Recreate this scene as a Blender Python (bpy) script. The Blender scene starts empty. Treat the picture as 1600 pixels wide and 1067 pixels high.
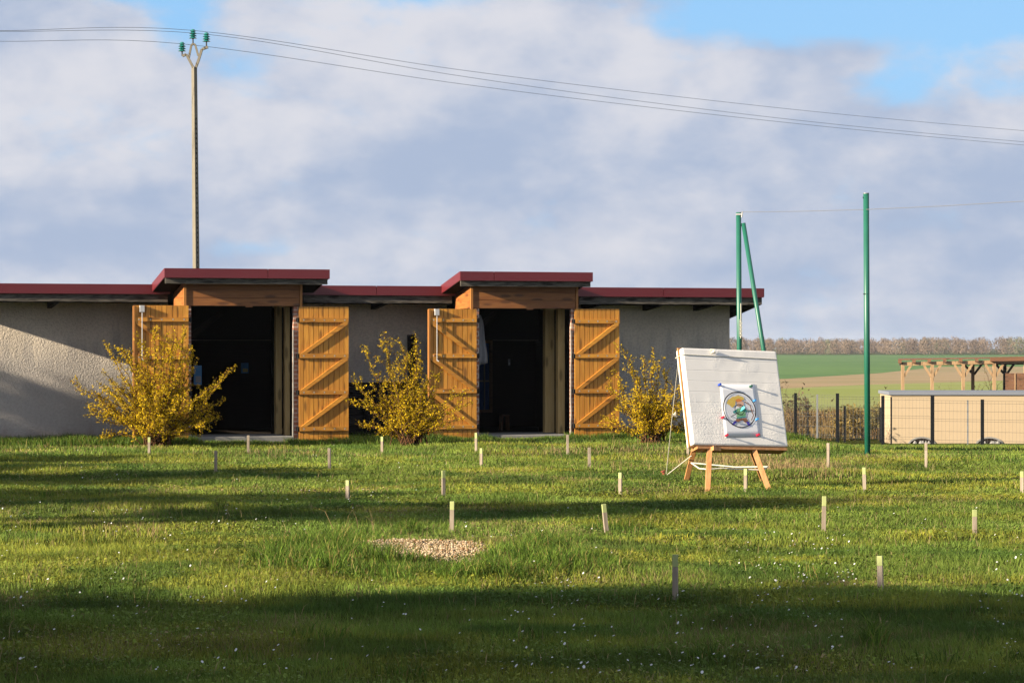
import bpy, math, random
import numpy as np
from mathutils import Vector, Matrix
R = math.radians
random.seed(7); RNG = np.random.default_rng(7)
scene = bpy.context.scene
col = scene.collection

# ------------------------------------------------------------------ camera
F = 4300.0; CAMZ = 1.7; HOR = 540.0          # focal length in photo pixels, eye height, horizon row
cd = bpy.data.cameras.new('camera'); cam = bpy.data.objects.new('camera', cd); col.objects.link(cam)
cam.location = (0, 0, CAMZ); cam.rotation_euler = (R(90), 0, 0)
cd.sensor_width = 36; cd.lens = 36*F/1600; cd.shift_y = (HOR-533.5)/1600
cd.clip_start = 0.1; cd.clip_end = 6000
scene.camera = cam

# ------------------------------------------------------------------ sun and sky
SUN_AZ, SUN_EL = 27.5, 18.5                  # degrees from -X towards the camera, elevation
sdir = Vector((-math.cos(R(SUN_AZ))*math.cos(R(SUN_EL)), -math.sin(R(SUN_AZ))*math.cos(R(SUN_EL)), math.sin(R(SUN_EL))))
sl = bpy.data.lights.new('sun', 'SUN'); sl.energy = 5.0; sl.angle = R(0.6); sl.color = (1.0, 0.86, 0.66)
so = bpy.data.objects.new('sun', sl); col.objects.link(so); so.rotation_euler = sdir.to_track_quat('Z', 'Y').to_euler()
so.location = sdir*60
scene.view_settings.view_transform = 'Standard'; scene.view_settings.look = 'None'
scene.view_settings.exposure = 1.80; scene.view_settings.gamma = 1; scene.view_settings.use_curve_mapping = False
scene.cycles.max_bounces = 6; scene.cycles.transparent_max_bounces = 8; scene.cycles.use_denoising = True

class NT:
    def __init__(s, tree): s.t = tree; s.n = tree.nodes; s.l = tree.links
    def new(s, kind, **kw):
        n = s.n.new(kind)
        for k, v in kw.items(): setattr(n, k, v)
        return n
    def put(s, sock, v):
        if v is None: return
        if isinstance(v, bpy.types.NodeSocket): s.l.new(v, sock)
        else: sock.default_value = v
    def math(s, op, a, b=None, c=None, clamp=False):
        n = s.new('ShaderNodeMath', operation=op, use_clamp=clamp)
        s.put(n.inputs[0], a); s.put(n.inputs[1], b)
        if c is not None: s.put(n.inputs[2], c)
        return n.outputs[0]
    def mix(s, f, a, b, mode='MIX'):
        n = s.new('ShaderNodeMix', data_type='RGBA', blend_type=mode)
        s.put(n.inputs[0], f)
        for i, v in ((6, a), (7, b)):
            s.put(n.inputs[i], (tuple(v)+(1,) if isinstance(v, tuple) and len(v) == 3 else v))
        return n.outputs[2]
    def noise(s, vec, scale, detail=4, rough=0.55, dist=0.0):
        n = s.new('ShaderNodeTexNoise'); s.put(n.inputs['Vector'], vec)
        n.inputs['Scale'].default_value = scale; n.inputs['Detail'].default_value = detail
        n.inputs['Roughness'].default_value = rough; n.inputs['Distortion'].default_value = dist
        return n.outputs[0]
    def ramp(s, v, lo, hi):
        n = s.new('ShaderNodeMapRange', interpolation_type='SMOOTHSTEP'); s.put(n.inputs[0], v)
        n.inputs[1].default_value = lo; n.inputs[2].default_value = hi
        return n.outputs[0]
    def scale(s, vec, sx, sy, sz, off=(0, 0, 0)):
        n = s.new('ShaderNodeMapping'); s.put(n.inputs[0], vec); n.inputs['Scale'].default_value = (sx, sy, sz)
        n.inputs['Location'].default_value = off
        return n.outputs[0]

world = bpy.data.worlds.new('World'); scene.world = world; world.use_nodes = True
w = NT(world.node_tree); w.n.clear()
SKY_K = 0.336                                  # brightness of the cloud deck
tc = w.new('ShaderNodeTexCoord'); D0 = tc.outputs['Generated']
sky = w.new('ShaderNodeTexSky', sky_type='NISHITA', sun_disc=False)
sky.sun_elevation = R(SUN_EL); sky.sun_rotation = math.atan2(sdir.x, sdir.y)
sky.altitude = 100; sky.air_density = 1.0; sky.dust_density = 0.6; sky.ozone_density = 1.5
bgs = w.new('ShaderNodeBackground'); bgs.inputs[1].default_value = 0.05
w.l.new(w.mix(0.80, sky.outputs[0], (1.55, 3.3, 5.6)), bgs.inputs[0])
sep = w.new('ShaderNodeSeparateXYZ'); w.l.new(D0, sep.inputs[0]); dx, dy, dz = sep.outputs
def blob(px, py, rx, ry):                     # a soft patch of the sky round one compass bearing and elevation
    bx, bz = (px-800)/F, (HOR-py)/F
    a = w.math('DIVIDE', w.math('SUBTRACT', dx, bx), rx/F); b = w.math('DIVIDE', w.math('SUBTRACT', dz, bz), ry/F)
    d = w.math('ADD', w.math('MULTIPLY', a, a), w.math('MULTIPLY', b, b))
    g = w.math('POWER', 2.718, w.math('MULTIPLY', d, -1.0))
    return w.math('MULTIPLY', g, w.math('GREATER_THAN', dy, 0.0))
def total(items):
    acc = None
    for amp, args in items:
        v = w.math('MULTIPLY', blob(*args), amp); acc = v if acc is None else w.math('ADD', acc, v)
    return acc
v1 = w.scale(D0, 14, 14, 26, (3.1, 0.4, 1.7))
n1 = w.noise(v1, 1.0, 9, 0.56, 0.25); n2 = w.noise(w.scale(D0, 9, 9, 22, (7, 2, 5)), 1.0, 6, 0.5, 0.3)
n3 = w.noise(w.scale(D0, 32, 32, 55, (1, 8, 2)), 1.0, 7, 0.56, 0.25)
r1 = w.noise(w.scale(D0, 20, 20, 34, (4, 1, 9)), 1.0, 8, 0.55, 0.15); r2 = w.noise(w.scale(D0, 20, 20, 34, (4.16, 1.0, 8.78)), 1.0, 8, 0.55, 0.15)
gaps = total([(0.42, (1250, 15, 270, 62)), (0.32, (1510, 30, 160, 75)), (0.22, (1405, 140, 70, 40)), (0.28, (285, 45, 65, 50)), (0.26, (630, -5, 85, 36)), (0.10, (370, 120, 60, 60)),
              (0.28, (235, -8, 100, 26)), (0.18, (400, 388, 90, 18)), (0.14, (1555, 150, 50, 40))])
whit = total([(0.48, (130, 110, 190, 110)), (0.40, (560, 70, 150, 120)), (0.38, (830, 30, 120, 45)), (0.30, (1130, 115, 110, 50)), (0.34, (1480, 95, 90, 45)),
              (0.25, (1160, 250, 170, 60)), (0.26, (890, 240, 60, 40)), (0.22, (130, 230, 200, 90)), (0.15, (330, 180, 120, 90)), (-0.12, (760, 200, 200, 60)), (-0.15, (30, 30, 80, 50)), (-0.10, (620, 260, 240, 60)), (-0.2, (1380, 330, 300, 80))])
cover = w.math('SUBTRACT', w.math('ADD', w.math('MULTIPLY', n1, 0.55), 0.33), gaps)
cf = w.ramp(w.math('ADD', cover, w.math('MULTIPLY', w.math('SUBTRACT', n3, 0.5), 0.45)), 0.30, 0.54)
bright = w.math('ADD', w.math('ADD', whit, w.math('MULTIPLY', w.math('SUBTRACT', n2, 0.5), 1.5)), w.math('MULTIPLY', w.math('SUBTRACT', n3, 0.5), 0.75))
bright = w.math('ADD', bright, w.math('MULTIPLY', w.math('SUBTRACT', r1, r2), 1.5))   # billows lit from the upper left
ccol = w.mix(w.ramp(bright, -0.45, 0.62), (0.355, 0.43, 0.575), (0.61, 0.62, 0.675))
bgc = w.new('ShaderNodeBackground'); w.l.new(ccol, bgc.inputs[0])
w.l.new(w.math('MULTIPLY', w.math('ADD', 1.0, w.math('MULTIPLY', w.ramp(w.math('MULTIPLY', dy, -1.0), -0.1, 0.6), 0.55)), SKY_K), bgc.inputs[1])   # cloud deck brightened behind the camera to lift the shaded walls
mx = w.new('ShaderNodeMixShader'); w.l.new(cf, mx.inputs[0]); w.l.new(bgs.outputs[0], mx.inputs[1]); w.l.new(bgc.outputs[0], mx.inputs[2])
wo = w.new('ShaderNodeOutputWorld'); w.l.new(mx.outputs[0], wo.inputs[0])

# ------------------------------------------------------------------ materials
ALB = 0.62                                    # real-world level of all paints below, set once for the exposure
def al(c, k=1.0): return tuple(x*ALB*k for x in c)
def material(name):
    m = bpy.data.materials.new(name); m.use_nodes = True; t = NT(m.node_tree)
    b = t.n['Principled BSDF']; tcn = t.new('ShaderNodeTexCoord')
    return m, t, b, tcn.outputs['Object']
def bump(t, b, h, strength=0.4, dist=0.01):
    n = t.new('ShaderNodeBump'); n.inputs['Strength'].default_value = strength; n.inputs['Distance'].default_value = dist
    t.put(n.inputs['Height'], h); t.l.new(n.outputs[0], b.inputs['Normal'])
def attr(t, name, out=2):
    a = t.new('ShaderNodeAttribute'); a.attribute_name = name; return a.outputs[out]
def plain(name, c, rough=0.7, metal=0.0, var=0.25, scale=8.0, bmp=0.1, spec=0.4):
    m, t, b, oc = material(name)
    n = t.noise(oc, scale, 5, 0.6)
    c = al(c); t.l.new(t.mix(n, tuple(x*(1-var) for x in c), tuple(min(1, x*(1+var)) for x in c)), b.inputs['Base Color'])
    b.inputs['Roughness'].default_value = rough; b.inputs['Metallic'].default_value = metal
    b.inputs['Specular IOR Level'].default_value = spec
    if bmp: bump(t, b, t.noise(oc, scale*6, 4), bmp, 0.004)
    return m
def wood(name, dark, light, axis='z', rough=0.6, knots=True, gscale=1.0, spec=0.4):
    """sawn timber: grain drawn out along one axis, a tint for each board, knots"""
    m, t, b, oc = material(name); dark, light = al(dark), al(light)
    k = {'x': (0.9, 14, 14), 'y': (14, 0.9, 14), 'z': (14, 14, 0.9)}[axis]
    tint = attr(t, 'tint')
    off = t.new('ShaderNodeVectorMath', operation='ADD'); t.l.new(oc, off.inputs[0])
    cmb = t.new('ShaderNodeCombineXYZ'); [t.l.new(t.math('MULTIPLY', tint, q), cmb.inputs[i]) for i, q in enumerate((31.0, 17.0, 47.0))]
    t.l.new(cmb.outputs[0], off.inputs[1])
    vec = t.scale(off.outputs[0], *[q*gscale for q in k])
    g = t.noise(vec, 2.2, 6, 0.6, 0.7)
    c = t.mix(t.ramp(g, 0.32, 0.68), dark, light)
    c = t.mix(t.math('MULTIPLY', tint, 0.5), c, tuple(x*0.62 for x in dark))
    big = t.noise(off.outputs[0], 1.3, 3); c = t.mix(t.math('MULTIPLY', big, 0.35), c, tuple(x*0.7 for x in dark))
    if knots:
        kv = t.scale(off.outputs[0], *{'x': (2.2, 8, 8), 'y': (8, 2.2, 8), 'z': (8, 8, 2.2)}[axis])
        vo = t.new('ShaderNodeTexVoronoi'); t.l.new(kv, vo.inputs['Vector']); vo.inputs['Scale'].default_value = 1.0
        c = t.mix(t.math('MULTIPLY', t.math('SUBTRACT', 1.0, t.ramp(vo.outputs['Distance'], 0.14, 0.32)), 0.75), c, tuple(x*0.30 for x in dark))
    t.l.new(c, b.inputs['Base Color']); b.inputs['Roughness'].default_value = rough; b.inputs['Specular IOR Level'].default_value = spec
    bump(t, b, g, 0.25, 0.004)
    return m
def leafy(name, trans=0.3, rough=0.6, gain=1.0, spec=0.06):
    m, t, b, oc = material(name)
    c = attr(t, 'col', 0)
    gain *= ALB; c = t.mix(1.0, c, (gain, gain, gain), 'MULTIPLY')
    t.l.new(c, b.inputs['Base Color']); b.inputs['Roughness'].default_value = rough; b.inputs['Specular IOR Level'].default_value = spec
    tr = t.new('ShaderNodeBsdfTranslucent'); t.l.new(c, tr.inputs[0])
    ms = t.new('ShaderNodeMixShader'); ms.inputs[0].default_value = trans
    t.l.new(b.outputs[0], ms.inputs[1]); t.l.new(tr.outputs[0], ms.inputs[2]); t.l.new(ms.outputs[0], t.n['Material Output'].inputs[0])
    return m

M = {}
M['door_wood'] = wood('stained_door_wood', (0.60, 0.235, 0.022), (0.90, 0.43, 0.056))
M['door_wood_flat'] = wood('stained_batten_wood', (0.58, 0.225, 0.021), (0.86, 0.41, 0.05), 'x')
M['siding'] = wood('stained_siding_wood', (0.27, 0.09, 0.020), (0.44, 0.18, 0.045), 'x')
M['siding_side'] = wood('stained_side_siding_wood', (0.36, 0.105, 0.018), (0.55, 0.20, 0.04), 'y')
M['trim'] = wood('trim_wood', (0.40, 0.15, 0.03), (0.55, 0.24, 0.05))
M['stud'] = wood('pale_stud_wood', (0.80, 0.51, 0.18), (0.98, 0.70, 0.32))
M['old_plank'] = wood('weathered_grey_plank', (0.03, 0.027, 0.023), (0.27, 0.24, 0.20), 'x', 0.9, True, 2.6, 0.1)
M['old_dark'] = wood('dark_weathered_plank', (0.014, 0.012, 0.011), (0.05, 0.045, 0.042), 'x', 0.9, True, 1.0, 0.1)
M['stake_wood'] = wood('greyed_stake_wood', (0.33, 0.265, 0.195), (0.55, 0.465, 0.37), 'z', 0.85, False, 1.6, 0.1)
M['stand_wood'] = wood('pine_stand_wood', (0.52, 0.22, 0.07), (0.72, 0.38, 0.15), 'z', 0.6, True)
M['pergola_wood'] = wood('pergola_timber', (0.40, 0.25, 0.12), (0.56, 0.37, 0.20), 'z', 0.7, True)
M['panel_wood'] = wood('brown_panel_wood', (0.17, 0.075, 0.035), (0.27, 0.13, 0.06), 'x', 0.7, True)
M['roof_felt'] = plain('dark_roof_felt', (0.02, 0.018, 0.017), 0.95, spec=0.05)
M['neon'] = plain('yellow_green_paint', (0.42, 0.47, 0.18), 0.7, 0, 0.2, 30)
M['concrete'] = plain('grey_concrete', (0.27, 0.26, 0.24), 0.9, 0, 0.3, 6, 0.5)
M['pole_concrete'] = plain('pale_pole_concrete', (0.21, 0.187, 0.142), 0.9, 0, 0.25, 3, 0.4)
M['dark_void'] = plain('dark_inside_shade', (0.022, 0.016, 0.012), 0.9, spec=0.05)  # near-black colour stands in for shade inside the shed and vents
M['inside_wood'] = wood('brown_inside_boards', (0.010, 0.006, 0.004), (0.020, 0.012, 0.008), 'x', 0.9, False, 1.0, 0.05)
M['metal'] = plain('black_iron', (0.02, 0.02, 0.022), 0.5, 0.6)
M['zinc'] = plain('zinc_plate', (0.55, 0.55, 0.55), 0.5, 0.15, 0.1)
M['nail'] = plain('nail_heads', (0.85, 0.80, 0.68), 0.4, 0.3, 0.05, 8, 0)
M['steel'] = plain('steel_wire_metal', (0.30, 0.31, 0.34), 0.5, 0.5, 0.1)
M['green_paint'] = plain('green_pole_paint', (0.014, 0.135, 0.088), 0.42, 0, 0.18, 5, 0.1)
M['glass_teal'] = plain('teal_insulator_glass', (0.02, 0.19, 0.16), 0.08, 0, 0.2, 8, 0, 0.8)
M['rope'] = plain('white_cord', (0.78, 0.74, 0.62), 0.9, 0, 0.2, 60)
M['paper'] = plain('drawing_paper', (0.90, 0.90, 0.92), 0.85, 0, 0.04, 6, 0)
M['ink'] = plain('black_marker_ink', (0.012, 0.012, 0.02), 0.7, 0, 0.1, 8, 0)
M['pencil'] = plain('grey_pencil', (0.33, 0.34, 0.38), 0.9, 0, 0.1, 8, 0)
M['pin_red'] = plain('red_pin', (0.80, 0.02, 0.06), 0.35, 0, 0.05, 8, 0)
M['pin_blue'] = plain('blue_pin', (0.02, 0.09, 0.65), 0.35, 0, 0.05, 8, 0)
M['pin_sky'] = plain('sky_blue_pin', (0.08, 0.38, 0.85), 0.35, 0, 0.05, 8, 0)
M['pin_green'] = plain('green_pin', (0.005, 0.11, 0.06), 0.35, 0, 0.05, 8, 0)
M['cyan'] = plain('cyan_feather', (0.10, 0.75, 0.78), 0.6, 0, 0.1, 8, 0)
for k, c in dict(hair=(0.72, 0.50, 0.10), orange=(0.75, 0.25, 0.06), skin=(0.74, 0.45, 0.32), tunic=(0.22, 0.48, 0.24), teal=(0.04, 0.30, 0.30), brown=(0.30, 0.13, 0.07), boot=(0.06, 0.05, 0.42)).items():
    M['dr_'+k] = plain('crayon_'+k, c, 0.9, 0, 0.25, 60, 0)
M['black_post'] = plain('black_fence_paint', (0.012, 0.014, 0.016), 0.8, spec=0.05)
M['grey_post'] = plain('galvanised_post', (0.30, 0.31, 0.32), 0.5, 0.4)
M['fence_wire'] = plain('fence_mesh_wire', (0.06, 0.065, 0.06), 0.6, 0.2)
M['cream'] = plain('cream_render', (0.50, 0.385, 0.245), 0.85, 0, 0.06, 3, 0.1)
M['cap'] = plain('grey_roof_edge', (0.20, 0.22, 0.26), 0.7, 0.0, 0.08)
M['cloth'] = plain('grey_cloth', (0.26, 0.26, 0.28), 0.95, 0, 0.15, 10)
M['pane'] = plain('dark_blue_pane', (0.05, 0.11, 0.34), 0.1, 0, 0.3, 2, 0)
M['poster'] = plain('blue_poster', (0.05, 0.20, 0.42), 0.7, 0, 0.3, 6, 0)
M['poster2'] = plain('yellow_poster', (0.55, 0.42, 0.10), 0.7, 0, 0.3, 6, 0)
M['bark'] = plain('grey_brown_bark', (0.11, 0.075, 0.05), 0.95, 0, 0.3, 12, 0.4, 0.1)
M['twig'] = plain('brown_twigs', (0.10, 0.05, 0.022), 0.9, 0, 0.3, 12, 0, 0.1)
M['leaf'] = leafy('foliage', 0.25)
M['grass'] = leafy('grass_blades', 0.30, 0.55)
M['blossom'] = leafy('yellow_blossom', 0.30, 0.7)
M['dry'] = leafy('dry_stalks', 0.15, 0.9)
M['petal'] = leafy('daisy_petals', 0.1, 0.8)
M['stone'] = leafy('gravel_stone', 0.0, 0.85)
M['rust'] = plain('rusty_peg', (0.30, 0.06, 0.03), 0.8)

def red_metal():
    m, t, b, oc = material('dark_red_sheet_metal')
    n = t.noise(oc, 1.2, 3); sc = t.noise(t.scale(oc, 3, 3, 60), 3.0, 4, 0.7)
    c = t.mix(n, (0.075, 0.0075, 0.011), (0.105, 0.0115, 0.015))
    c = t.mix(t.math('MULTIPLY', t.ramp(sc, 0.60, 0.72), 0.4), c, (0.15, 0.075, 0.07))
    t.l.new(c, b.inputs['Base Color']); b.inputs['Roughness'].default_value = 0.38; b.inputs['Specular IOR Level'].default_value = 0.4
    return m
M['red'] = red_metal()
def stucco():
    m, t, b, oc = material('roughcast_grey_render')
    n1 = t.noise(oc, 0.9, 5, 0.6); n2 = t.noise(oc, 22, 5, 0.65); lump = t.noise(oc, 34, 3, 0.6, 0.6)
    base = t.mix(t.ramp(n1, 0.3, 0.7), (0.50, 0.43, 0.345), (0.60, 0.525, 0.43))
    base = t.mix(t.math('MULTIPLY', t.ramp(n2, 0.42, 0.62), 0.35), base, (0.28, 0.25, 0.215))
    sp = t.new('ShaderNodeSeparateXYZ'); t.l.new(oc, sp.inputs[0])
    streak = t.noise(t.scale(oc, 3.2, 3.2, 0.55), 1.0, 5, 0.65)
    low = t.math('SUBTRACT', 1.0, t.ramp(t.math('ADD', sp.outputs[2], t.math('MULTIPLY', t.math('SUBTRACT', streak, 0.5), 1.7)), 1.35, 2.0))
    base = t.mix(t.math('MULTIPLY', low, 0.62), base, (0.23, 0.22, 0.215))
    damp = t.math('SUBTRACT', 1.0, t.ramp(t.math('ADD', sp.outputs[2], t.math('MULTIPLY', streak, 0.5)), 0.2, 0.55))
    base = t.mix(t.math('MULTIPLY', damp, 0.6), base, (0.20, 0.14, 0.12))
    t.l.new(base, b.inputs['Base Color']); b.inputs['Roughness'].default_value = 0.95; b.inputs['Specular IOR Level'].default_value = 0.1
    bump(t, b, t.math('ADD', t.math('MULTIPLY', lump, 1.0), t.math('MULTIPLY', n2, 0.6)), 1.0, 0.022)
    return m
M['stucco'] = stucco()
def brick():
    m, t, b, oc = material('red_brown_brick')
    bt = t.new('ShaderNodeTexBrick')
    t.l.new(t.scale(oc, 1, 1, 1), bt.inputs['Vector'])
    sp = t.new('ShaderNodeSeparateXYZ'); t.l.new(oc, sp.inputs[0])
    cb = t.new('ShaderNodeCombineXYZ'); t.l.new(t.math('ADD', sp.outputs[0], sp.outputs[1]), cb.inputs[0]); t.l.new(sp.outputs[2], cb.inputs[1])
    t.l.new(cb.outputs[0], bt.inputs['Vector'])
    bt.inputs['Color1'].default_value = (0.20, 0.075, 0.045, 1); bt.inputs['Color2'].default_value = (0.26, 0.13, 0.085, 1); bt.inputs['Mortar'].default_value = (0.36, 0.31, 0.27, 1)
    bt.inputs['Scale'].default_value = 1; bt.inputs['Brick Width'].default_value = 0.22; bt.inputs['Row Height'].default_value = 0.075; bt.inputs['Mortar Size'].default_value = 0.009
    t.l.new(bt.outputs[0], b.inputs['Base Color']); b.inputs['Roughness'].default_value = 0.9
    bump(t, b, bt.outputs['Fac'], -0.5, 0.01)
    return m
M['brick'] = brick()
def foam():
    m, t, b, oc = material('white_layered_foam')
    sp = t.new('ShaderNodeSeparateXYZ'); t.l.new(oc, sp.inputs[0])
    wob = t.math('ADD', sp.outputs[2], t.math('MULTIPLY', t.noise(t.scale(oc, 2, 1, 1), 1.0, 2), 0.02))
    fr = t.math('FRACT', t.math('MULTIPLY', wob, 7.7)); e = t.math('ABSOLUTE', t.math('SUBTRACT', fr, 0.5))
    ln = t.math('SUBTRACT', 1.0, t.ramp(e, 0.0, 0.055))
    dust = t.noise(oc, 3.0, 5, 0.6)
    c = t.mix(dust, (0.57, 0.54, 0.50), (0.65, 0.625, 0.585))
    c = t.mix(t.math('MULTIPLY', t.math('MULTIPLY', ln, t.noise(oc, 2.3, 2)), 0.24), c, (0.36, 0.335, 0.305))
    t.l.new(c, b.inputs['Base Color']); b.inputs['Roughness'].default_value = 0.8; b.inputs['Specular IOR Level'].default_value = 0.2
    dents = t.noise(oc, 38, 4, 0.7); where = t.ramp(t.noise(oc, 1.8, 2), 0.45, 0.65)
    bump(t, b, t.math('ADD', t.math('MULTIPLY', t.math('MULTIPLY', dents, where), 0.9), t.math('MULTIPLY', ln, -0.2)), 0.6, 0.012)
    return m
M['foam'] = foam()
def field(name, a, bcol, sx, sy, c3=None, rot=0.0):
    m, t, b, oc = material(name); a, bcol = al(a), al(bcol); c3 = al(c3) if c3 else None
    mp = t.new('ShaderNodeMapping'); t.l.new(oc, mp.inputs[0]); mp.inputs['Scale'].default_value = (sx, sy, 1); mp.inputs['Rotation'].default_value = (0, 0, rot)
    n = t.noise(mp.outputs[0], 1.0, 7, 0.65); n2 = t.noise(oc, 0.02, 3)
    c = t.mix(t.ramp(n, 0.3, 0.7), a, bcol)
    if c3: c = t.mix(t.ramp(n2, 0.4, 0.65), c, c3)
    t.l.new(c, b.inputs['Base Color']); b.inputs['Roughness'].default_value = 1.0; b.inputs['Specular IOR Level'].default_value = 0.0
    return m
M['soil'] = field('lawn_soil', (0.03, 0.04, 0.010), (0.08, 0.085, 0.02), 9, 9)
M['crop'] = field('young_crop', (0.125, 0.215, 0.08), (0.15, 0.25, 0.09), 0.5, 0.02, (0.115, 0.205, 0.08))
M['plough'] = field('ploughed_soil', (0.36, 0.26, 0.155), (0.44, 0.33, 0.20), 0.02, 0.12, (0.33, 0.27, 0.15))
M['meadow'] = field('pale_meadow', (0.26, 0.30, 0.10), (0.35, 0.36, 0.15), 0.03, 0.08, (0.28, 0.32, 0.10))

# ------------------------------------------------------------------ mesh helpers
class MB:
    def __init__(s): s.v = []; s.f = []; s.m = []; s.t = []; s.tint = None
    def face(s, idx, mat=0, tint=0.0): s.f.append(idx); s.m.append(mat); s.t.append(tint if s.tint is None else s.tint)
    def hexa(s, p, mat=0, tint=0.0):           # p: bottom 4 (ccw seen from above), top 4
        i = len(s.v); s.v += [tuple(q) for q in p]
        for a in ((3, 2, 1, 0), (4, 5, 6, 7), (0, 1, 5, 4), (1, 2, 6, 5), (2, 3, 7, 6), (3, 0, 4, 7)): s.face([i+k for k in a], mat, tint)
    def box(s, x0, x1, y0, y1, z0, z1, mat=0, tint=0.0):
        s.hexa([(x0, y0, z0), (x1, y0, z0), (x1, y1, z0), (x0, y1, z0), (x0, y0, z1), (x1, y0, z1), (x1, y1, z1), (x0, y1, z1)], mat, tint)
    def bar(s, a, b, wid, thk, up=(0, 0, 1), mat=0, tint=0.0):   # rectangular bar from a to b
        a = Vector(a); b = Vector(b); d = (b-a).normalized(); side = d.cross(Vector(up))
        if side.length < 1e-5: side = d.cross(Vector((0, 1, 0)))
        side.normalize(); u = side.cross(d)
        c = [(-1, -1), (1, -1), (1, 1), (-1, 1)]
        pts = [a+side*(i*wid/2)+u*(j*thk/2) for i, j in c]+[b+side*(i*wid/2)+u*(j*thk/2) for i, j in c]
        s.hexa(pts, mat, tint)
    def tube(s, pts, rad, n=8, mat=0, tint=0.0, cap=True):
        pts = [Vector(p) for p in pts]
        if not hasattr(rad, '__len__'): rad = [rad]*len(pts)
        base = len(s.v); up = None
        for k, p in enumerate(pts):
            d = (pts[min(k+1, len(pts)-1)]-pts[max(k-1, 0)]).normalized()
            if up is None: up = d.orthogonal().normalized()
            up = (up-d*up.dot(d)).normalized(); sd = d.cross(up)
            for j in range(n):
                a = 2*math.pi*j/n; s.v.append(tuple(p+(up*math.cos(a)+sd*math.sin(a))*rad[k]))
        for k in range(len(pts)-1):
            for j in range(n):
                a = base+k*n+j; b = base+k*n+(j+1) % n; s.face([a, b, b+n, a+n], mat, tint)
        if cap and n > 2:
            s.face([base+j for j in range(n)][::-1], mat, tint); s.face([base+(len(pts)-1)*n+j for j in range(n)], mat, tint)
    def lathe(s, prof, cx, cy, n=14, mat=0):
        base = len(s.v)
        for r, z in prof:
            for j in range(n): a = 2*math.pi*j/n; s.v.append((cx+r*math.cos(a), cy+r*math.sin(a), z))
        for k in range(len(prof)-1):
            for j in range(n):
                a = base+k*n+j; b = base+k*n+(j+1) % n; s.face([a, b, b+n, a+n], mat)
        s.face([base+j for j in range(n)][::-1], mat); s.face([base+(len(prof)-1)*n+j for j in range(n)], mat)
    def build(s, name, mats, parent=None, smooth=False, bevel=0.0):
        me = bpy.data.meshes.new(name); me.from_pydata(s.v, [], s.f)
        if not isinstance(mats, (list, tuple)): mats = [mats]
        for q in mats: me.materials.append(M[q])
        me.polygons.foreach_set('material_index', s.m)
        a = me.attributes.new('tint', 'FLOAT', 'FACE'); a.data.foreach_set('value', s.t)
        if smooth: me.polygons.foreach_set('use_smooth', [True]*len(s.f))
        me.update(); o = bpy.data.objects.new(name, me); col.objects.link(o)
        if parent: o.parent = parent
        if bevel:
            bv = o.modifiers.new('bevel', 'BEVEL'); bv.width = bevel; bv.segments = 2; bv.limit_method = 'ANGLE'
        return o
def raw_mesh(name, V, faces, mat, C=None, parent=None, attr_name='col', smooth=False):
    """faces: list of integer arrays (n,k); C: colour of each vertex"""
    me = bpy.data.meshes.new(name); V = np.asarray(V, np.float32)
    me.vertices.add(len(V)); me.vertices.foreach_set('co', V.ravel())
    loops = np.concatenate([f.ravel() for f in faces]).astype(np.int32)
    cnt = np.concatenate([np.full(len(f), f.shape[1]) for f in faces]); start = np.concatenate([[0], np.cumsum(cnt)[:-1]]).astype(np.int32)
    me.loops.add(len(loops)); me.loops.foreach_set('vertex_index', loops)
    me.polygons.add(len(cnt)); me.polygons.foreach_set('loop_start', start)
    if smooth: me.polygons.foreach_set('use_smooth', np.ones(len(cnt), bool))
    me.update(calc_edges=True); me.materials.append(M[mat])
    if C is not None:
        a = me.attributes.new(attr_name, 'FLOAT_COLOR', 'POINT')
        c4 = np.ones((len(V), 4), np.float32); c4[:, :3] = C; a.data.foreach_set('color', c4.ravel())
    o = bpy.data.objects.new(name, me); col.objects.link(o)
    if parent: o.parent = parent
    return o
def empty(name, loc=(0, 0, 0), rz=0.0):
    o = bpy.data.objects.new(name, None); col.objects.link(o); o.location = loc; o.rotation_euler = (0, 0, rz); o.empty_display_size = 0.2
    return o
def tag(o, label=None, cat=None, group=None, kind=None):
    for k, v in (('label', label), ('category', cat), ('group', group), ('kind', kind)):
        if v: o[k] = v
    return o

# ------------------------------------------------------------------ ground heights
def lattice(x, y, seed):
    xi = np.floor(x).astype(np.int64); yi = np.floor(y).astype(np.int64); fx = x-xi; fy = y-yi
    def h(a, b):
        v = np.sin(a*127.1+b*311.7+seed*74.7)*43758.5453; return v-np.floor(v)
    sx = fx*fx*(3-2*fx); sy = fy*fy*(3-2*fy)
    return (h(xi, yi)*(1-sx)+h(xi+1, yi)*sx)*(1-sy)+(h(xi, yi+1)*(1-sx)+h(xi+1, yi+1)*sx)*sy
def vn(x, y, sc, seed=0, octv=3):
    x = np.asarray(x, float); y = np.asarray(y, float); r = 0; a = 1.0; tot = 0
    for k in range(octv):
        r = r+a*lattice(x*sc*2**k+17.3*k, y*sc*2**k-9.1*k, seed+k); tot += a; a *= 0.5
    return r/tot
def sst(x, a, b):
    t = np.clip((x-a)/(b-a), 0, 1); return t*t*(3-2*t)
PROF_D = [0, 42, 110, 125, 160, 250, 420, 650, 1500, 4000]
PROF_Z = [0, 0, -2.34, -2.62, -2.64, -2.78, -4.16, -5.1, -3.5, -3.5]
GRX, GRY = -0.64, 22.0                      # middle of the gravel patch
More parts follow.
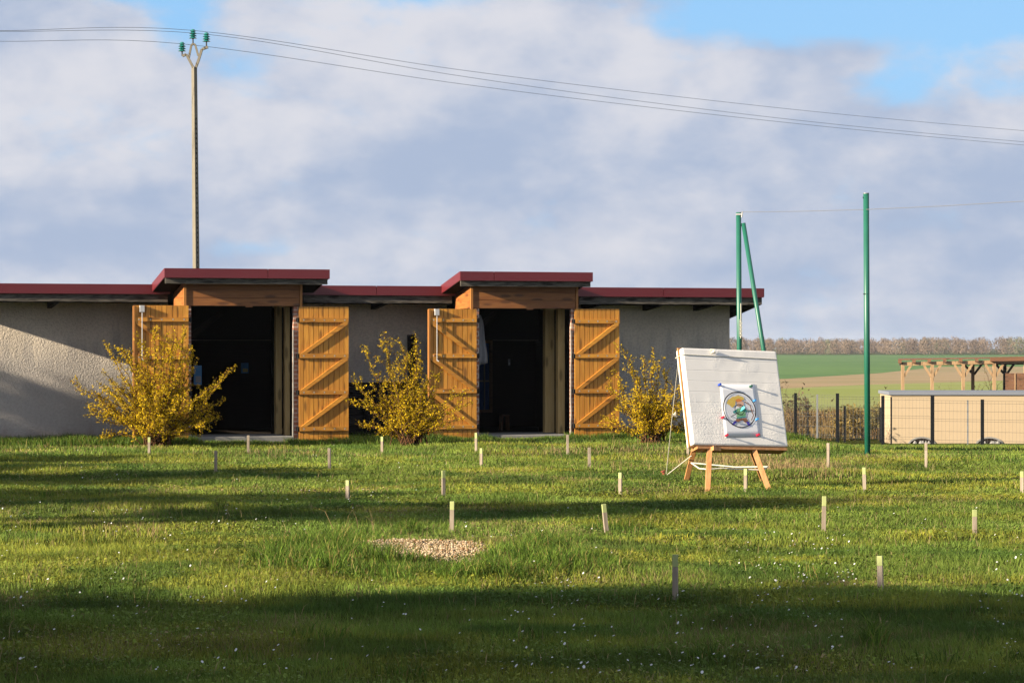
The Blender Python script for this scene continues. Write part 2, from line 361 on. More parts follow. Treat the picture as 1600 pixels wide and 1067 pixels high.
def gz(x, y):
    x = np.asarray(x, float); y = np.asarray(y, float)
    base = np.interp(y, PROF_D, PROF_Z)
    flat = np.interp(y, [0, 62, 110, 4000], [0, 0, -2.34, 0])
    wgt = np.where(y < 110, sst(x, 4.6, 7.5), 1.0)
    z = base*wgt+np.where(y < 110, flat*(1-wgt), 0)
    near = 1-sst(y, 60, 110)
    z = z+near*((vn(x, y, 0.35, 3, 2)-0.5)*0.07+(vn(x, y, 1.3, 5, 2)-0.5)*0.035)
    g = np.exp(-(((x-GRX)/1.5)**2+((y-GRY)/2.0)**2)**2); z = z+near*(0.07*g)
    z = z+0.10*np.exp(-((x-3.9)/0.9)**2-((y-35.5)/1.2)**2)
    return z
def G(x, y): return float(gz(x, y))
def at(px, py, D): return Vector(((px-800)/F*D, D, CAMZ+(HOR-py)/F*D))
def on_ground(px, py):                        # where the line of sight through a photo pixel meets the ground
    D = CAMZ*F/max(py-HOR, 5)
    for _ in range(12):
        z = G((px-800)/F*D, D); D = 0.5*D+0.5*(CAMZ-z)*F/(py-HOR)
    return (px-800)/F*D, D

ys = np.concatenate([np.arange(-30, 8, 2.0), np.arange(8, 56, 0.4), np.arange(56, 130, 3.0), np.array([140, 160, 200, 250, 330, 420, 520, 650, 900, 1200, 1500, 2000, 3000, 4500])])
xs = np.concatenate([[-2500, -1200, -600, -300, -150, -80], np.arange(-50, -12, 2.0), np.arange(-12, 14, 0.4), np.arange(14, 50, 2.0), [60, 80, 150, 300, 600, 1200, 2500]])
XX, YY = np.meshgrid(xs, ys); ZZ = gz(XX, YY)
nx = len(xs); idx = np.arange(len(xs)*len(ys)).reshape(len(ys), nx)
q = np.stack([idx[:-1, :-1], idx[:-1, 1:], idx[1:, 1:], idx[1:, :-1]], -1).reshape(-1, 4)
tag(raw_mesh('ground', np.stack([XX, YY, ZZ], -1).reshape(-1, 3), [q], 'soil', smooth=True), 'green lawn ground sloping away to the fields', None, None, 'structure')
def strip(name, mat, near, far, lift, label):   # a field: near and far edge as distance at x=-400..400
    V = []; Fc = []; n = 24; mrow = 60
    for j in range(mrow):
        for i in range(n):
            x = -420+(900)*i/(n-1); t = j/(mrow-1); y = near(x)*(1-t)+far(x)*t; V.append((x, y, float(np.interp(y, PROF_D, PROF_Z))+lift))
    Fc = np.array([[j*n+i, j*n+i+1, (j+1)*n+i+1, (j+1)*n+i] for j in range(mrow-1) for i in range(n-1)])
    tag(raw_mesh(name, V, [Fc], mat, smooth=True), label, None, None, 'structure')
strip('meadow', 'meadow', lambda x: 150, lambda x: 300+max(-120, min(170, (x-28)*3.6)), 0.20, 'pale green meadow below the ploughed field')
strip('ploughed_field', 'plough', lambda x: 300+max(-120, min(170, (x-28)*3.6)), lambda x: 520+max(-200, min(300, (x-55)*4.2)), 0.205, 'brown ploughed strip across the far slope')
strip('crop_field', 'crop', lambda x: 520+max(-200, min(300, (x-55)*4.2)), lambda x: 1500, 0.21, 'green crop field reaching up to the far wood')

# ------------------------------------------------------------------ far wood: one mass of bare trees
def far_wood():
    n = 900; tx = RNG.uniform(-480, 620, n); ty = RNG.uniform(1420, 1640, n)
    hh = 7.0+3.2*vn(tx, ty*0, 0.02, 11, 3)+RNG.uniform(-1.2, 1.4, n); rr = RNG.uniform(2.4, 4.6, n)
    V = []; C = []; k = 330
    u = RNG.normal(size=(n, k, 3)); u /= np.linalg.norm(u, axis=-1, keepdims=True); rad = RNG.uniform(0.25, 1, (n, k, 1))**0.5
    c = np.stack([tx, ty, -3.5+hh*0.55], -1)[:, None, :]
    p = c+u*rad*np.stack([rr, rr, hh*0.5], -1)[:, None, :]
    low = np.array([0.17, 0.12, 0.085]); hi = np.array([0.27, 0.20, 0.145]); grn = np.array([0.16, 0.165, 0.09])
    tone = RNG.uniform(0, 1, (n, 1, 1)); cc = low*(1-tone)+hi*tone
    cc = np.where(RNG.uniform(size=(n, 1, 1)) < 0.1, grn, cc); cc = np.where(RNG.uniform(size=(n, 1, 1)) < 0.03, np.array([0.03, 0.045, 0.035]), cc)
    cc = cc*RNG.uniform(0.85, 1.15, (n, k, 1))
    p = p.reshape(-1, 3); cc = np.broadcast_to(cc, (n, k, 3)).reshape(-1, 3)
    m = len(p); sx = RNG.uniform(0.08, 0.28, m); sz = RNG.uniform(0.4, 1.2, m); yaw = RNG.uniform(-1, 1, m); tilt = RNG.normal(0, 0.6, m)
    ax = np.stack([np.cos(yaw), np.sin(yaw), np.zeros(m)], -1); az = np.stack([np.sin(tilt)*np.cos(yaw), np.sin(tilt)*np.sin(yaw), np.cos(tilt)], -1)
    q4 = np.stack([p-ax*sx[:, None], p+ax*sx[:, None], p+az*sz[:, None]], 1).reshape(-1, 3)
    f = np.arange(m*3).reshape(-1, 3)
    tag(raw_mesh('far_woodland', q4, [f], 'dry', np.repeat(cc, 3, 0)), 'long brown leafless wood along the horizon', 'woodland', None, 'stuff')
far_wood()

# ------------------------------------------------------------------ the shed
ANG = R(17.4); U = Vector((math.cos(ANG), math.sin(ANG), 0)); N = Vector((-math.sin(ANG), math.cos(ANG), 0))
P0 = Vector((-800/F*47.5, 47.5, 0))
def fs(px, t):
    q_ = (px-800)/F; return (q_*(P0.y+t*N.y)-P0.x-t*N.x)/(U.x-q_*U.y)
def fz(py, s, t): return CAMZ+(HOR-py)/F*(P0.y+s*U.y+t*N.y)
def sp(px, py, t):
    s = fs(px, t); return s, fz(py, s, t)
def shed_world(s, t, z=0): return P0+U*s+N*t+Vector((0, 0, z))
shed = empty('storage_shed', P0, ANG)
tag(shed, 'long low shed with grey render, dark red roof edge and two open orange wooden doorways', 'shed')
WT = 1.00                                      # wall plane
S_L, S_R = -1.15, fs(1193, 0); W_R = fs(1140, WT); W_L = -0.62
DEPTH = 5.2; SL = 0.155                        # roof falls backwards
def roofz(t): return 2.775-SL*t
doors = [dict(op=(299, 459), can=(257, 515), top=(419, 419), dorm=(287, 472), head=478, l=(209, 295), r=(467, 545), sill=683),
         dict(op=(749, 893), can=(719, 926), top=(424, 426), dorm=(735, 903), head=482, l=(670, 745), r=(898, 968), sill=680)]
TD, TC, TL = -0.90, -1.20, -0.95
# main walls
b = MB()
segs = []
for d in doors: d['s0'] = fs(d['op'][0], TD)-0.06; d['s1'] = fs(d['op'][1], TD)+0.085
e = [W_L, doors[0]['s0'], doors[0]['s1'], doors[1]['s0'], doors[1]['s1'], W_R]
for i in (0, 2, 4): b = MB(); b.box(e[i], e[i+1], WT, WT+0.2, -0.3, roofz(WT)-0.16); b.build('front_wall', 'stucco', shed)
b = MB(); b.box(W_R-0.2, W_R-0.002, WT+0.201, DEPTH, -0.3, roofz(DEPTH)-0.16); b.build('side_wall', 'stucco', shed)
b = MB(); b.box(W_L+0.002, W_L+0.2, WT+0.201, DEPTH, -0.3, roofz(DEPTH)-0.16); b.build('side_wall', 'stucco', shed)
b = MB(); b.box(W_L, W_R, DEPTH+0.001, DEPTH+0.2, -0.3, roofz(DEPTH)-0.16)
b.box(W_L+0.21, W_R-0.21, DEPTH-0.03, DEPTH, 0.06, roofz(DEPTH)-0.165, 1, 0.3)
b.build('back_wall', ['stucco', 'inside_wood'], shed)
b = MB(); b.box(W_L+0.2, W_R-0.2, WT-0.05, DEPTH, 0.02, 0.06); b.build('inside_floor', 'dark_void', shed)  # floor slab takes the shade colour so the bays read dark
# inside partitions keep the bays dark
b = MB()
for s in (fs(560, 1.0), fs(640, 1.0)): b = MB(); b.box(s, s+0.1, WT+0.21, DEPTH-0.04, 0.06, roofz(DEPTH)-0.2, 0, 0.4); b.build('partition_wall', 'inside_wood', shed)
# low roof
b = MB(); b.hexa([(S_L, 0.02, roofz(0)-0.16), (S_R, 0.02, roofz(0)-0.16), (S_R, DEPTH+0.5, roofz(DEPTH+.5)-0.16), (S_L, DEPTH+0.5, roofz(DEPTH+.5)-0.16),
                  (S_L, 0.02, roofz(0)-0.02), (S_R, 0.02, roofz(0)-0.02), (S_R, DEPTH+0.5, roofz(DEPTH+.5)-0.02), (S_L, DEPTH+0.5, roofz(DEPTH+.5)-0.02)])
rf = b.build('roof', 'roof_felt', shed)
spans = [(S_L, fs(257, 0)+0.1), (fs(474, 0)-0.35, fs(720, 0)+0.1), (fs(903, 0)-0.35, S_R)]
for i, (a, c) in enumerate(spans):
    b = MB(); cuts = np.linspace(a, c, 3 if i == 2 else 2+i)
    for j in range(len(cuts)-1): b.box(cuts[j]+(0.010 if j else 0), cuts[j+1], -0.012-0.002*(j % 2), 0.012, 2.612, 2.775)
    b.box(a, c, -0.018, 0.01, 2.603, 2.611)
    b.build('red_fascia', 'red', rf)
ends = [(S_L+0.03, fs(262, 0.03)), (fs(474, 0.03), fs(706, 0.03)), (fs(905, 0.03), S_R-0.02)]
for a, c in ends:
    b = MB(); nseg = max(2, int((c-a)/0.5)); zz = [2.468+random.uniform(-0.006, 0.006) for _ in range(nseg+1)]; xsn = np.linspace(a, c, nseg+1)
    for j in range(nseg):
        b.hexa([(xsn[j], 0.03, zz[j]), (xsn[j+1], 0.03, zz[j+1]), (xsn[j+1], 0.075, zz[j+1]), (xsn[j], 0.075, zz[j]), (xsn[j], 0.03, 2.60), (xsn[j+1], 0.03, 2.60), (xsn[j+1], 0.075, 2.60), (xsn[j], 0.075, 2.60)], 0, 0.2)
    b.build('eaves_plank', 'old_plank', rf)
b = MB(); b.hexa([(S_R-0.03, 0.09, 2.47), (S_R-0.002, 0.09, 2.47), (S_R-0.002, DEPTH+.5, 2.47-SL*(DEPTH+.4)), (S_R-0.03, DEPTH+.5, 2.47-SL*(DEPTH+.4)),
                  (S_R-0.03, 0.09, 2.60), (S_R-0.002, 0.09, 2.60), (S_R-0.002, DEPTH+.5, 2.60-SL*(DEPTH+.4)), (S_R-0.03, DEPTH+.5, 2.60-SL*(DEPTH+.4))]); b.build('side_plank', 'old_plank', rf)
b = MB(); b.hexa([(S_R, 0.0, roofz(0)-0.155), (S_R+0.015, 0.0, roofz(0)-0.155), (S_R+0.015, DEPTH+.5, roofz(DEPTH+.5)-0.155), (S_R, DEPTH+.5, roofz(DEPTH+.5)-0.155),
                  (S_R, 0.0, roofz(0)), (S_R+0.015, 0.0, roofz(0)), (S_R+0.015, DEPTH+.5, roofz(DEPTH+.5)), (S_R, DEPTH+.5, roofz(DEPTH+.5))]); b.build('red_fascia', 'red', rf)
b = MB()
for px in (87, 600, 933, 1030, 1110):
    s = fs(px, 0.2); b = MB(); b.hexa([(s-0.04, 0.08, 2.44), (s+0.04, 0.08, 2.44), (s+0.04, WT, 2.36), (s-0.04, WT, 2.36), (s-0.04, 0.08, 2.60), (s+0.04, 0.08, 2.60), (s+0.04, WT, 2.50), (s-0.04, WT, 2.50)]); b.build('rafter_tail', 'old_dark', rf)

def door_leaf(name, s0, s1, z0, z1, bat, up_right, rod, label):
    """s0..s1 along the facade, boards upright; battens at heights bat; braces between them"""
    T0 = TL; tf = T0-0.034
    o = empty(name, (s0, T0, 0)); o.parent = shed
    wd = s1-s0; b = MB(); n = 10; wj = [random.uniform(0.88, 1.12) for _ in range(n)]; sm = sum(wj); x = 0
    for k in range(n):
        w_ = wj[k]/sm*wd; b.box(x+0.004, x+w_-0.004, 0.0, 0.022, z0+random.uniform(-.006, .006), z1, 0, random.random()); x += w_
    b.box(0.005, wd-0.005, 0.0225, 0.027, z0+0.01, z1-0.004, 0, 1.0)
    b.build('boards', 'door_wood', o)
    for zc, h in bat:
        b = MB(); t_ = random.random(); b.box(0.012, wd-0.012, -0.036, -0.0005, zc-h/2, zc+h/2, 0, t_)
        for j in range(5):
            xx = wd*(0.09+0.205*j); b.lathe([(0.0001, 0), (0.015, 0)], 0, 0, 8, 1)
            # nail head: a flat disc turned to the front
            k0 = len(b.v)-16
            for qv in range(k0, len(b.v)):
                vx, vy, _ = b.v[qv]; b.v[qv] = (xx+vx, -0.0372, zc+vy)
        b.build('batten', ['door_wood_flat', 'nail'], o)
    for j in range(len(bat)-1):
        zt = bat[j][0]-bat[j][1]/2; zb = bat[j+1][0]+bat[j+1][1]/2; hw = 0.045
        xa, xb = (0.03, wd-0.05) if up_right else (wd-0.03, 0.05)
        sg = 1 if up_right else -1
        pts = [(xa, zb+0.002), (xa+sg*hw*2.2, zb+0.002), (xb+sg*0.02, zt-0.04), (xb+sg*0.02, zt-0.002), (xb-sg*hw*1.2, zt-0.002)]
        if not up_right: pts = pts[::-1]
        b = MB(); m_ = len(pts); i0 = 0
        b.v += [(p[0], -0.036, p[1]) for p in pts]+[(p[0], -0.0005, p[1]) for p in pts]; tt = random.random()
        b.face(list(range(m_)), 0, tt); b.face([m_+k for k in range(m_)][::-1], 0, tt)
        for k in range(m_): b.face([k, m_+k, m_+(k+1) % m_, (k+1) % m_], 0, tt)
        b.build('brace', 'door_wood_flat', o)
    hx = -0.05 if up_right else wd-0.006
    for zc, h in bat: hb = MB(); hb.box(hx, hx+0.055, -0.012, 0.012, zc-0.035, zc+0.035); hb.tube([(hx+0.03, -0.014, zc-0.05), (hx+0.03, -0.014, zc+0.05)], 0.011, 8); hb.build('hinge', 'metal', o)
    if not up_right:                               # the overlapping cover strip on the meeting edge
        b = MB(); b.box(-0.016, 0.016, -0.045, 0.02, z0, z1-0.01, 0, 0.1); b.build('cover_strip', 'trim', o)
    if rod:
        xr = 0.135; zb = z1-(z1-z0)*0.40
        b = MB(); b.tube([(xr, -0.06, zb), (xr, -0.06, z1-0.02)], 0.0075, 8); b.tube([(xr, -0.06, zb+0.01), (xr+0.03, -0.075, zb-0.01)], 0.010, 6)
        r_ = b.build('bolt_rod', 'zinc', o)
        b = MB(); b.box(xr-0.038, xr+0.038, -0.075, -0.001, z1-0.115, z1-0.002); b.build('bolt_case', 'zinc', r_)
        b = MB(); b.box(xr-0.055, xr-0.02, -0.055, -0.001, zb+0.08, zb+0.115); b.build('rod_guide', 'trim', r_)
    if label: o['label'] = label
    return o
def porch(d, first):
    s0, s1 = d['s0'], d['s1']; (c0, c1) = d['can']; sc0, sc1 = fs(c0, TC), fs(c1, TC)
    zt = fz(d['top'][0], sc0, TC); csl = (zt-2.80)/1.2                     # canopy falls back to the low roof
    tb = 0.75
    def cz(t): return zt-csl*(t-TC)
    cn = MB(); cn.hexa([(sc0+.015, TC+.015, cz(TC)-0.16), (sc1-.015, TC+.015, cz(TC)-0.16), (sc1-.015, tb, cz(tb)-0.16), (sc0+.015, tb, cz(tb)-0.16),
                        (sc0+.015, TC+.015, cz(TC)-0.015), (sc1-.015, TC+.015, cz(TC)-0.015), (sc1-.015, tb, cz(tb)-0.015), (sc0+.015, tb, cz(tb)-0.015)])
    cr = cn.build('canopy_roof', 'roof_felt', shed)
    b = MB(); cuts = [sc0, sc0+(sc1-sc0)*(0.62 if first else 0.25), sc1]
    for j in range(2): b.box(cuts[j]+(0.010 if j else 0), cuts[j+1], TC-0.012-0.002*j, TC+0.012, zt-0.155, zt)
    b.box(sc0, sc1, TC-0.019, TC+0.01, zt-0.163, zt-0.156)
    for sx in (sc0-0.002, sc1-0.012):                                   # side returns running down to the low roof
        b.hexa([(sx, TC+.013, cz(TC)-0.155), (sx+.014, TC+.013, cz(TC)-0.155), (sx+.014, 0.05, cz(0.05)-0.155), (sx, 0.05, cz(0.05)-0.155),
                (sx, TC+.013, cz(TC)), (sx+.014, TC+.013, cz(TC)), (sx+.014, 0.05, cz(0.05)), (sx, 0.05, cz(0.05))])
    b.build('red_fascia', 'red', cr)
    b = MB(); b.box(sc0+0.02, sc1-0.03, TC+0.03, TC+0.07, zt-0.262, zt-0.161, 0, 0.3); b.build('eaves_plank', 'old_plank', cr)
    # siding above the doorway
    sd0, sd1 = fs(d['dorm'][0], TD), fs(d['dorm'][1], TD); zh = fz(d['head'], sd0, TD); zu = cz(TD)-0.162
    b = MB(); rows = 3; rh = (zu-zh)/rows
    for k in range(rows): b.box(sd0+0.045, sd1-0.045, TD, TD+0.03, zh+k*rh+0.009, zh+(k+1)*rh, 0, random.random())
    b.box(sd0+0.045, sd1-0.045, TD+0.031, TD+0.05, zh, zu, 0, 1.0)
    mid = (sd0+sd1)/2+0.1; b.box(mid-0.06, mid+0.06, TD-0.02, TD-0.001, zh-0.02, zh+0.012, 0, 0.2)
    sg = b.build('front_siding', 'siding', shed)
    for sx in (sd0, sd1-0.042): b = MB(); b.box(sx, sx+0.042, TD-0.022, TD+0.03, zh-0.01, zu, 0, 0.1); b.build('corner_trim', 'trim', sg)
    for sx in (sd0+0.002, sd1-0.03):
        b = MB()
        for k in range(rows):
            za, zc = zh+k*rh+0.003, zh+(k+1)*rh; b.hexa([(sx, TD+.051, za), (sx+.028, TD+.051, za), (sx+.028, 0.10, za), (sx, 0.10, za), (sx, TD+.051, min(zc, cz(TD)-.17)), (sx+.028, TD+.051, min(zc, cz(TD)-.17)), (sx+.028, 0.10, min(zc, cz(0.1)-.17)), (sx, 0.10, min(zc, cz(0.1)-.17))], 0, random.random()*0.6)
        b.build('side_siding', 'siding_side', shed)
    # brick piers either side
    for (a, c) in ((s0, s0+0.06), (s1-0.085, s1)):
        b = MB(); b.box(a, c, TD+0.02, TD+0.11, -0.2, zh-0.002); b.build('brick_pier', 'brick', shed)
        e0 = c-0.03 if a > s0+.1 else a; b = MB(); b.box(e0, e0+0.03, TD+0.111, WT+0.2, -0.2, zh-0.002, 0, .5); b.build('porch_side', 'inside_wood', shed)
    a = s1-0.085; zb_ = fz(515, s1, TD); b = MB(); m_ = 14; pts = []
    for k in range(m_+1): pts.append((a-0.008+random.uniform(-0.006, 0.006), TD+0.010, 0.02+(zb_-0.02)*k/m_))
    b.tube(pts, 0.013, 6); b.build('mortar_edge', 'concrete', shed)
    # sill slab
    zs = fz(d['sill'], s0, TD); b = MB(); b.box(s0+0.061, s1-0.086, TD+0.0, TD+1.5, -0.2, zs); b.build('door_sill', 'concrete', shed, bevel=0.01)
    # studs and head seen in the opening
    pz = zh+0.25
    if first: stud = ((431, 444), (446, 456.5)); tt = (0.30, -0.35)
    else: stud = ((852, 868), (872, 887)); tt = (0.25, -0.35)
    for (pa, pb), t_ in zip(stud, tt):
        b = MB(); b.box(fs(pa, t_), fs(pb, t_), t_, t_+0.14, zs, pz, 0, random.random()*0.5); b.build('inner_stud', 'stud', shed)
    b = MB(); b.box(fs(stud[0][0], 0.2)+.01, fs(stud[1][1], 0.0)-0.02, 0.27, 0.29, zs, zs+0.10, 0, .4); b.build('stud_plate', 'stud', shed)
    b = MB(); b.box(s0+.061, s1-.086, 0.6, 0.7, zh+0.05, zh+0.2); b.build('inner_beam', 'inside_wood', shed)
    b = MB(); b.bar((s0+0.3, 1.2, 1.75), (s0+1.0, 1.2, 2.3), 0.09, 0.09); b.build('inner_brace', 'inside_wood', shed)
    def leaf(name, px, zt_px, bats, upr, rod, lab):
        a_, c_ = fs(px[0], TL), fs(px[1], TL); ztp = fz(zt_px, a_, TL); zb0 = 0.05
        bb = [(fz(y, a_, TL), 0.075) for y in bats]
        return door_leaf(name, a_, c_, zb0, ztp, bb, upr, rod, lab)
    if first:
        leaf('wooden_door', d['l'], 477, (499, 558, 615, 672), False, True, 'leftmost open door leaf behind the largest yellow bush')
        leaf('wooden_door', d['r'], 479, (500, 556, 613, 670), True, False, 'open door leaf right of the left doorway')
    else:
        leaf('wooden_door', d['l'], 482.5, (500, 556, 611, 667), False, True, 'open door leaf behind the middle yellow bush')
        leaf('wooden_door', d['r'], 482.5, (502, 556, 611, 665), True, False, 'open door leaf left of the right yellow bush')
porch(doors[0], True); porch(doors[1], False)
# window at the back of the right bay, light switch
tbk = DEPTH-0.06
s_a, s_b = fs(744, tbk), fs(764, tbk); za, zb = fz(640, s_a, tbk), fz(532, s_a, tbk); zb = min(zb, 1.75)
b = MB()
for x0, x1, z0, z1 in ((s_a-.06, s_a, za-.06, zb+.06), (s_b, s_b+.06, za-.06, zb+.06), (s_a, s_b, za-.06, za), (s_a, s_b, zb, zb+.06)): b.box(x0, x1, tbk-0.05, tbk+0.02, z0, z1)
wn = b.build('back_window', 'panel_wood', shed)
b = MB(); b.box(s_a, s_b, tbk-0.01, tbk+0.01, za, zb); b.build('pane', 'pane', wn)
b = MB(); zm = za+(zb-za)*0.42; b.box(s_a, s_b, tbk-0.03, tbk-0.011, zm, zm+0.03); b.box(s_b-0.12, s_b-0.09, tbk-0.035, tbk-0.031, za, zb); b.build('glazing_bar', 'cloth', wn)
s_, z_ = sp(795, 565, 3.0)
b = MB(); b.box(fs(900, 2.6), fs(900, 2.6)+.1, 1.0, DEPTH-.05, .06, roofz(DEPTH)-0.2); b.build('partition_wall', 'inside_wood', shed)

# things kept in and against the shed
def shed_thing(o): return o
cl = MB(); s_, z_ = sp(747, 492, -0.2); n = 9
for j in range(n+1):
    t_ = j/n; zz = z_-t_*0.92; wd = 0.05+0.14*t_**0.7
    for k in range(7): cl.v.append((k/6*wd+0.01*math.sin(j*1.1), 0.018*math.sin(k*1.7+j*0.5)*(0.4+t_), zz+(0.05*(k/6) if j == n else 0)))
for j in range(n):
    for k in range(6): a = j*7+k; cl.face([a, a+1, a+8, a+7])
c_ = cl.build('hanging_cloth', 'cloth', None, True); c_.location = shed_world(s_, -0.2, 0); c_.rotation_euler = (0, 0, ANG)
c_.modifiers.new('thick', 'SOLIDIFY').thickness = 0.006
tag(c_, 'pale grey cloth hanging inside the right doorway', 'cloth')
def panel_thing(name, mat, px0, px1, py0, py1, t, label, cat, extra=None):
    s0_, z1_ = sp(px0, py0, t); s1_, z0_ = sp(px1, py1, t); r_ = empty(name, shed_world(s0_, t, 0), ANG); b_ = MB()
    b_.box(0, s1_-s0_, -0.01, 0.01, z0_, z1_); b_.build('sheet', mat, r_)
    if extra: b_ = MB(); b_.box((s1_-s0_)*.2, (s1_-s0_)*.9, -0.014, -0.0105, z0_+(z1_-z0_)*.12, z0_+(z1_-z0_)*.45); b_.build('picture', extra, r_)
    return tag(r_, label, cat)
panel_thing('wall_poster', 'poster', 303, 315, 571, 601, 0.6, 'blue sheet just inside left doorway, behind the bush', 'poster', 'cloth')
panel_thing('wall_poster', 'poster', 377, 388, 567, 583, 2.5, 'small blue and yellow picture deep in the left doorway', 'poster', 'poster2')
panel_thing('light_switch', 'cloth', 794, 797, 561, 571, 2.5, 'small white switch on dark wall in the right doorway', 'switch', 'zinc')
def woodpile():
    s0_, s1_ = fs(540, 0.72), fs(662, 0.72); r_ = empty('plank_stack', shed_world(s0_, 0.72, G(*shed_world(s0_, .72)[:2])), ANG); z = 0.0; k = 0
    while z < 1.02:
        h = random.uniform(0.075, 0.13); b_ = MB(); b_.box(random.uniform(0, .03), s1_-s0_-random.uniform(0, .12), random.uniform(-.05, .02), 0.20, z, z+h-0.008, 0, random.random()); b_.build('plank', 'old_dark', r_); z += h
    for x in (0.33, 0.95): b_ = MB(); b_.box(x, x+0.06, -0.09, -0.052, 0, 1.0, 0, .8); b_.build('upright', 'old_dark', r_)
    tag(r_, 'stack of dark weathered planks against the grey wall between the doors', 'planks')
woodpile()
s_, z_ = sp(645, 523, 0.8); b = MB(); b.hexa([(-.075, -.12, 0), (.075, -.12, 0), (.075, -.09, 0), (-.075, -.09, 0), (-.075, .16, z_), (.075, .16, z_), (.075, .19, z_), (-.075, .19, z_)])
o = b.build('leaning_plank', 'old_dark'); o.location = shed_world(s_, 0.74, 0); o.rotation_euler = (0, 0, ANG); tag(o, 'single dark plank leaning upright on wall behind middle bush', 'plank')
s_, z_ = sp(788, 655, 3.2); b = MB(); r_ = empty('wooden_stool', shed_world(s_, 3.2, 0.06), ANG)
b = MB(); b.box(-.08, .08, -.08, .08, .27, .30, 0, .3); b.build('seat', 'panel_wood', r_)
for i, j in ((-1, -1), (1, -1), (1, 1), (-1, 1)): b = MB(); b.bar((i*.07, j*.07, 0), (i*.06, j*.06, .27), .03, .03); b.build('leg', 'panel_wood', r_)
tag(r_, 'small wooden stool in the dark right doorway', 'stool')

# ------------------------------------------------------------------ power pole and lines
PD = 85.0
def pole():
    bx = at(309, 540, PD).x; r_ = empty('utility_pole', (bx, PD, 0)); z0 = G(bx, PD)
    k = PD/F
    def p(px, py, dy=0): v = at(px, py, PD); return (v.x-bx, dy, v.z)
    zt = at(0, 105, PD).z; b_ = MB(); ca = math.sqrt(0.5)
    def sq(hw, z, cx):
        return [(cx+hw*math.cos(R(a_)), hw*math.sin(R(a_)), z) for a_ in (182, 272, 2, 92)]
    xt = p(303.5, 105)[0]; b_.hexa(sq(0.125, z0-.5, 0)+sq(0.088, zt, xt)); sh = b_.build('shaft', 'pole_concrete', r_)
    b_ = MB()
    for kk in range(34):                                   # cast holes down the shaded face
        f_ = kk/34; z = zt-1.6-f_*5.2; cx = xt*(z/zt)+0.047; b_.box(cx-0.014, cx+0.014, -0.062, -0.052, z-0.03, z+0.03)
    b_.build('cast_holes', 'roof_felt', sh)
    def arm(pts, wd=0.075):
        b2 = MB()
        for a_, c_ in zip(pts[:-1], pts[1:]): b2.bar(a_, c_, wd, wd*1.3, (0, 1, 0))
        return b2.build('arm', 'pole_concrete', r_)
    arm([p(302, 106), p(293.5, 90), p(291, 85.5), p(285, 88)]); arm([p(305.5, 107), p(310, 95), p(315.5, 77.5), p(325, 74)])
    arm([p(295, 91), p(299, 71), p(302, 69)], .06); arm([p(310, 88), p(305, 70.5), p(302, 69)], .06)
    tips = []
    for (px, ytop, ybase, pin) in ((301.5, 46, 61, 69), (322.5, 51, 66, 74.5), (284.5, 66, 81, 88)):
        b2 = MB(); x_, _, zb_ = p(px, ybase); zt_ = p(px, ytop)[2]; h = zt_-zb_; pr = [(0.05, 0)]
        for q_ in range(4): pr += [(0.128-0.004*q_ if q_ < 3 else 0.095, h*(0.03+q_*0.25)), (0.05, h*(0.21+q_*0.25))]
        pr += [(0.02, h)]
        b2.lathe([(r0, zb_+zz) for r0, zz in pr], x_, 0, 14); ins = b2.build('insulator', 'glass_teal', r_)
        b2 = MB(); b2.tube([(x_, 0, p(px, pin)[2]), (x_, 0, zb_+0.02)], 0.022, 8); b2.build('pin', 'metal', ins)
        tips.append((px, ytop+3))
    tag(r_, 'tall pale concrete pole with forked top and three green glass insulators', 'utility pole')
    return tips
tips = pole()
def wire(pts, rad, label, name='power_line', grp='power lines on the forked pole'):
    b_ = MB(); b_.tube(pts, rad, 6); o_ = b_.build(name, 'steel'); tag(o_, label, 'wire', grp); return o_
def wpath(lst):                                     # smooth line through photo sightings, depth in metres given with each
    lst = [at(*q_) for q_ in lst]; out = []
    for k in range(len(lst)-1):
        a, c = lst[k], lst[k+1]; m0 = (lst[k+1]-lst[max(k-1, 0)])/(2 if k else 1); m1 = (lst[min(k+2, len(lst)-1)]-lst[k])/(2 if k+2 < len(lst) else 1)
        for t_ in np.linspace(0, 1, 8, endpoint=False):
            h0 = 2*t_**3-3*t_**2+1; h1 = t_**3-2*t_**2+t_; h2 = -2*t_**3+3*t_**2; h3 = t_**3-t_**2; out.append(a*h0+m0*h1+c*h2+m1*h3)
    return out+[lst[-1]]
WR = 0.0070
wire(wpath([(-260, 50.5, 80), (0, 48.5, 82), (301, 48, 85), (700, 107, 93), (1000, 144.5, 100), (1300, 177.5, 108), (1600, 204.6, 117), (1900, 228, 128)]), WR, 'uppermost power line, crossing from the middle insulator')
wire(wpath([(-260, 46, 80.2), (0, 49.5, 82.2), (322, 54, 85.2), (700, 116.2, 93.2), (1000, 158.4, 100), (1300, 194, 108), (1600, 222, 117), (1900, 245, 128)]), WR, 'middle power line, running from the right-hand insulator')
wire(wpath([(-260, 62, 80), (0, 65, 82), (284, 69, 85), (700, 128.8, 93), (1000, 166.3, 100), (1300, 199.2, 108), (1600, 227, 117), (1900, 250, 128)]), WR, 'lowest power line, running from the left-hand insulator')

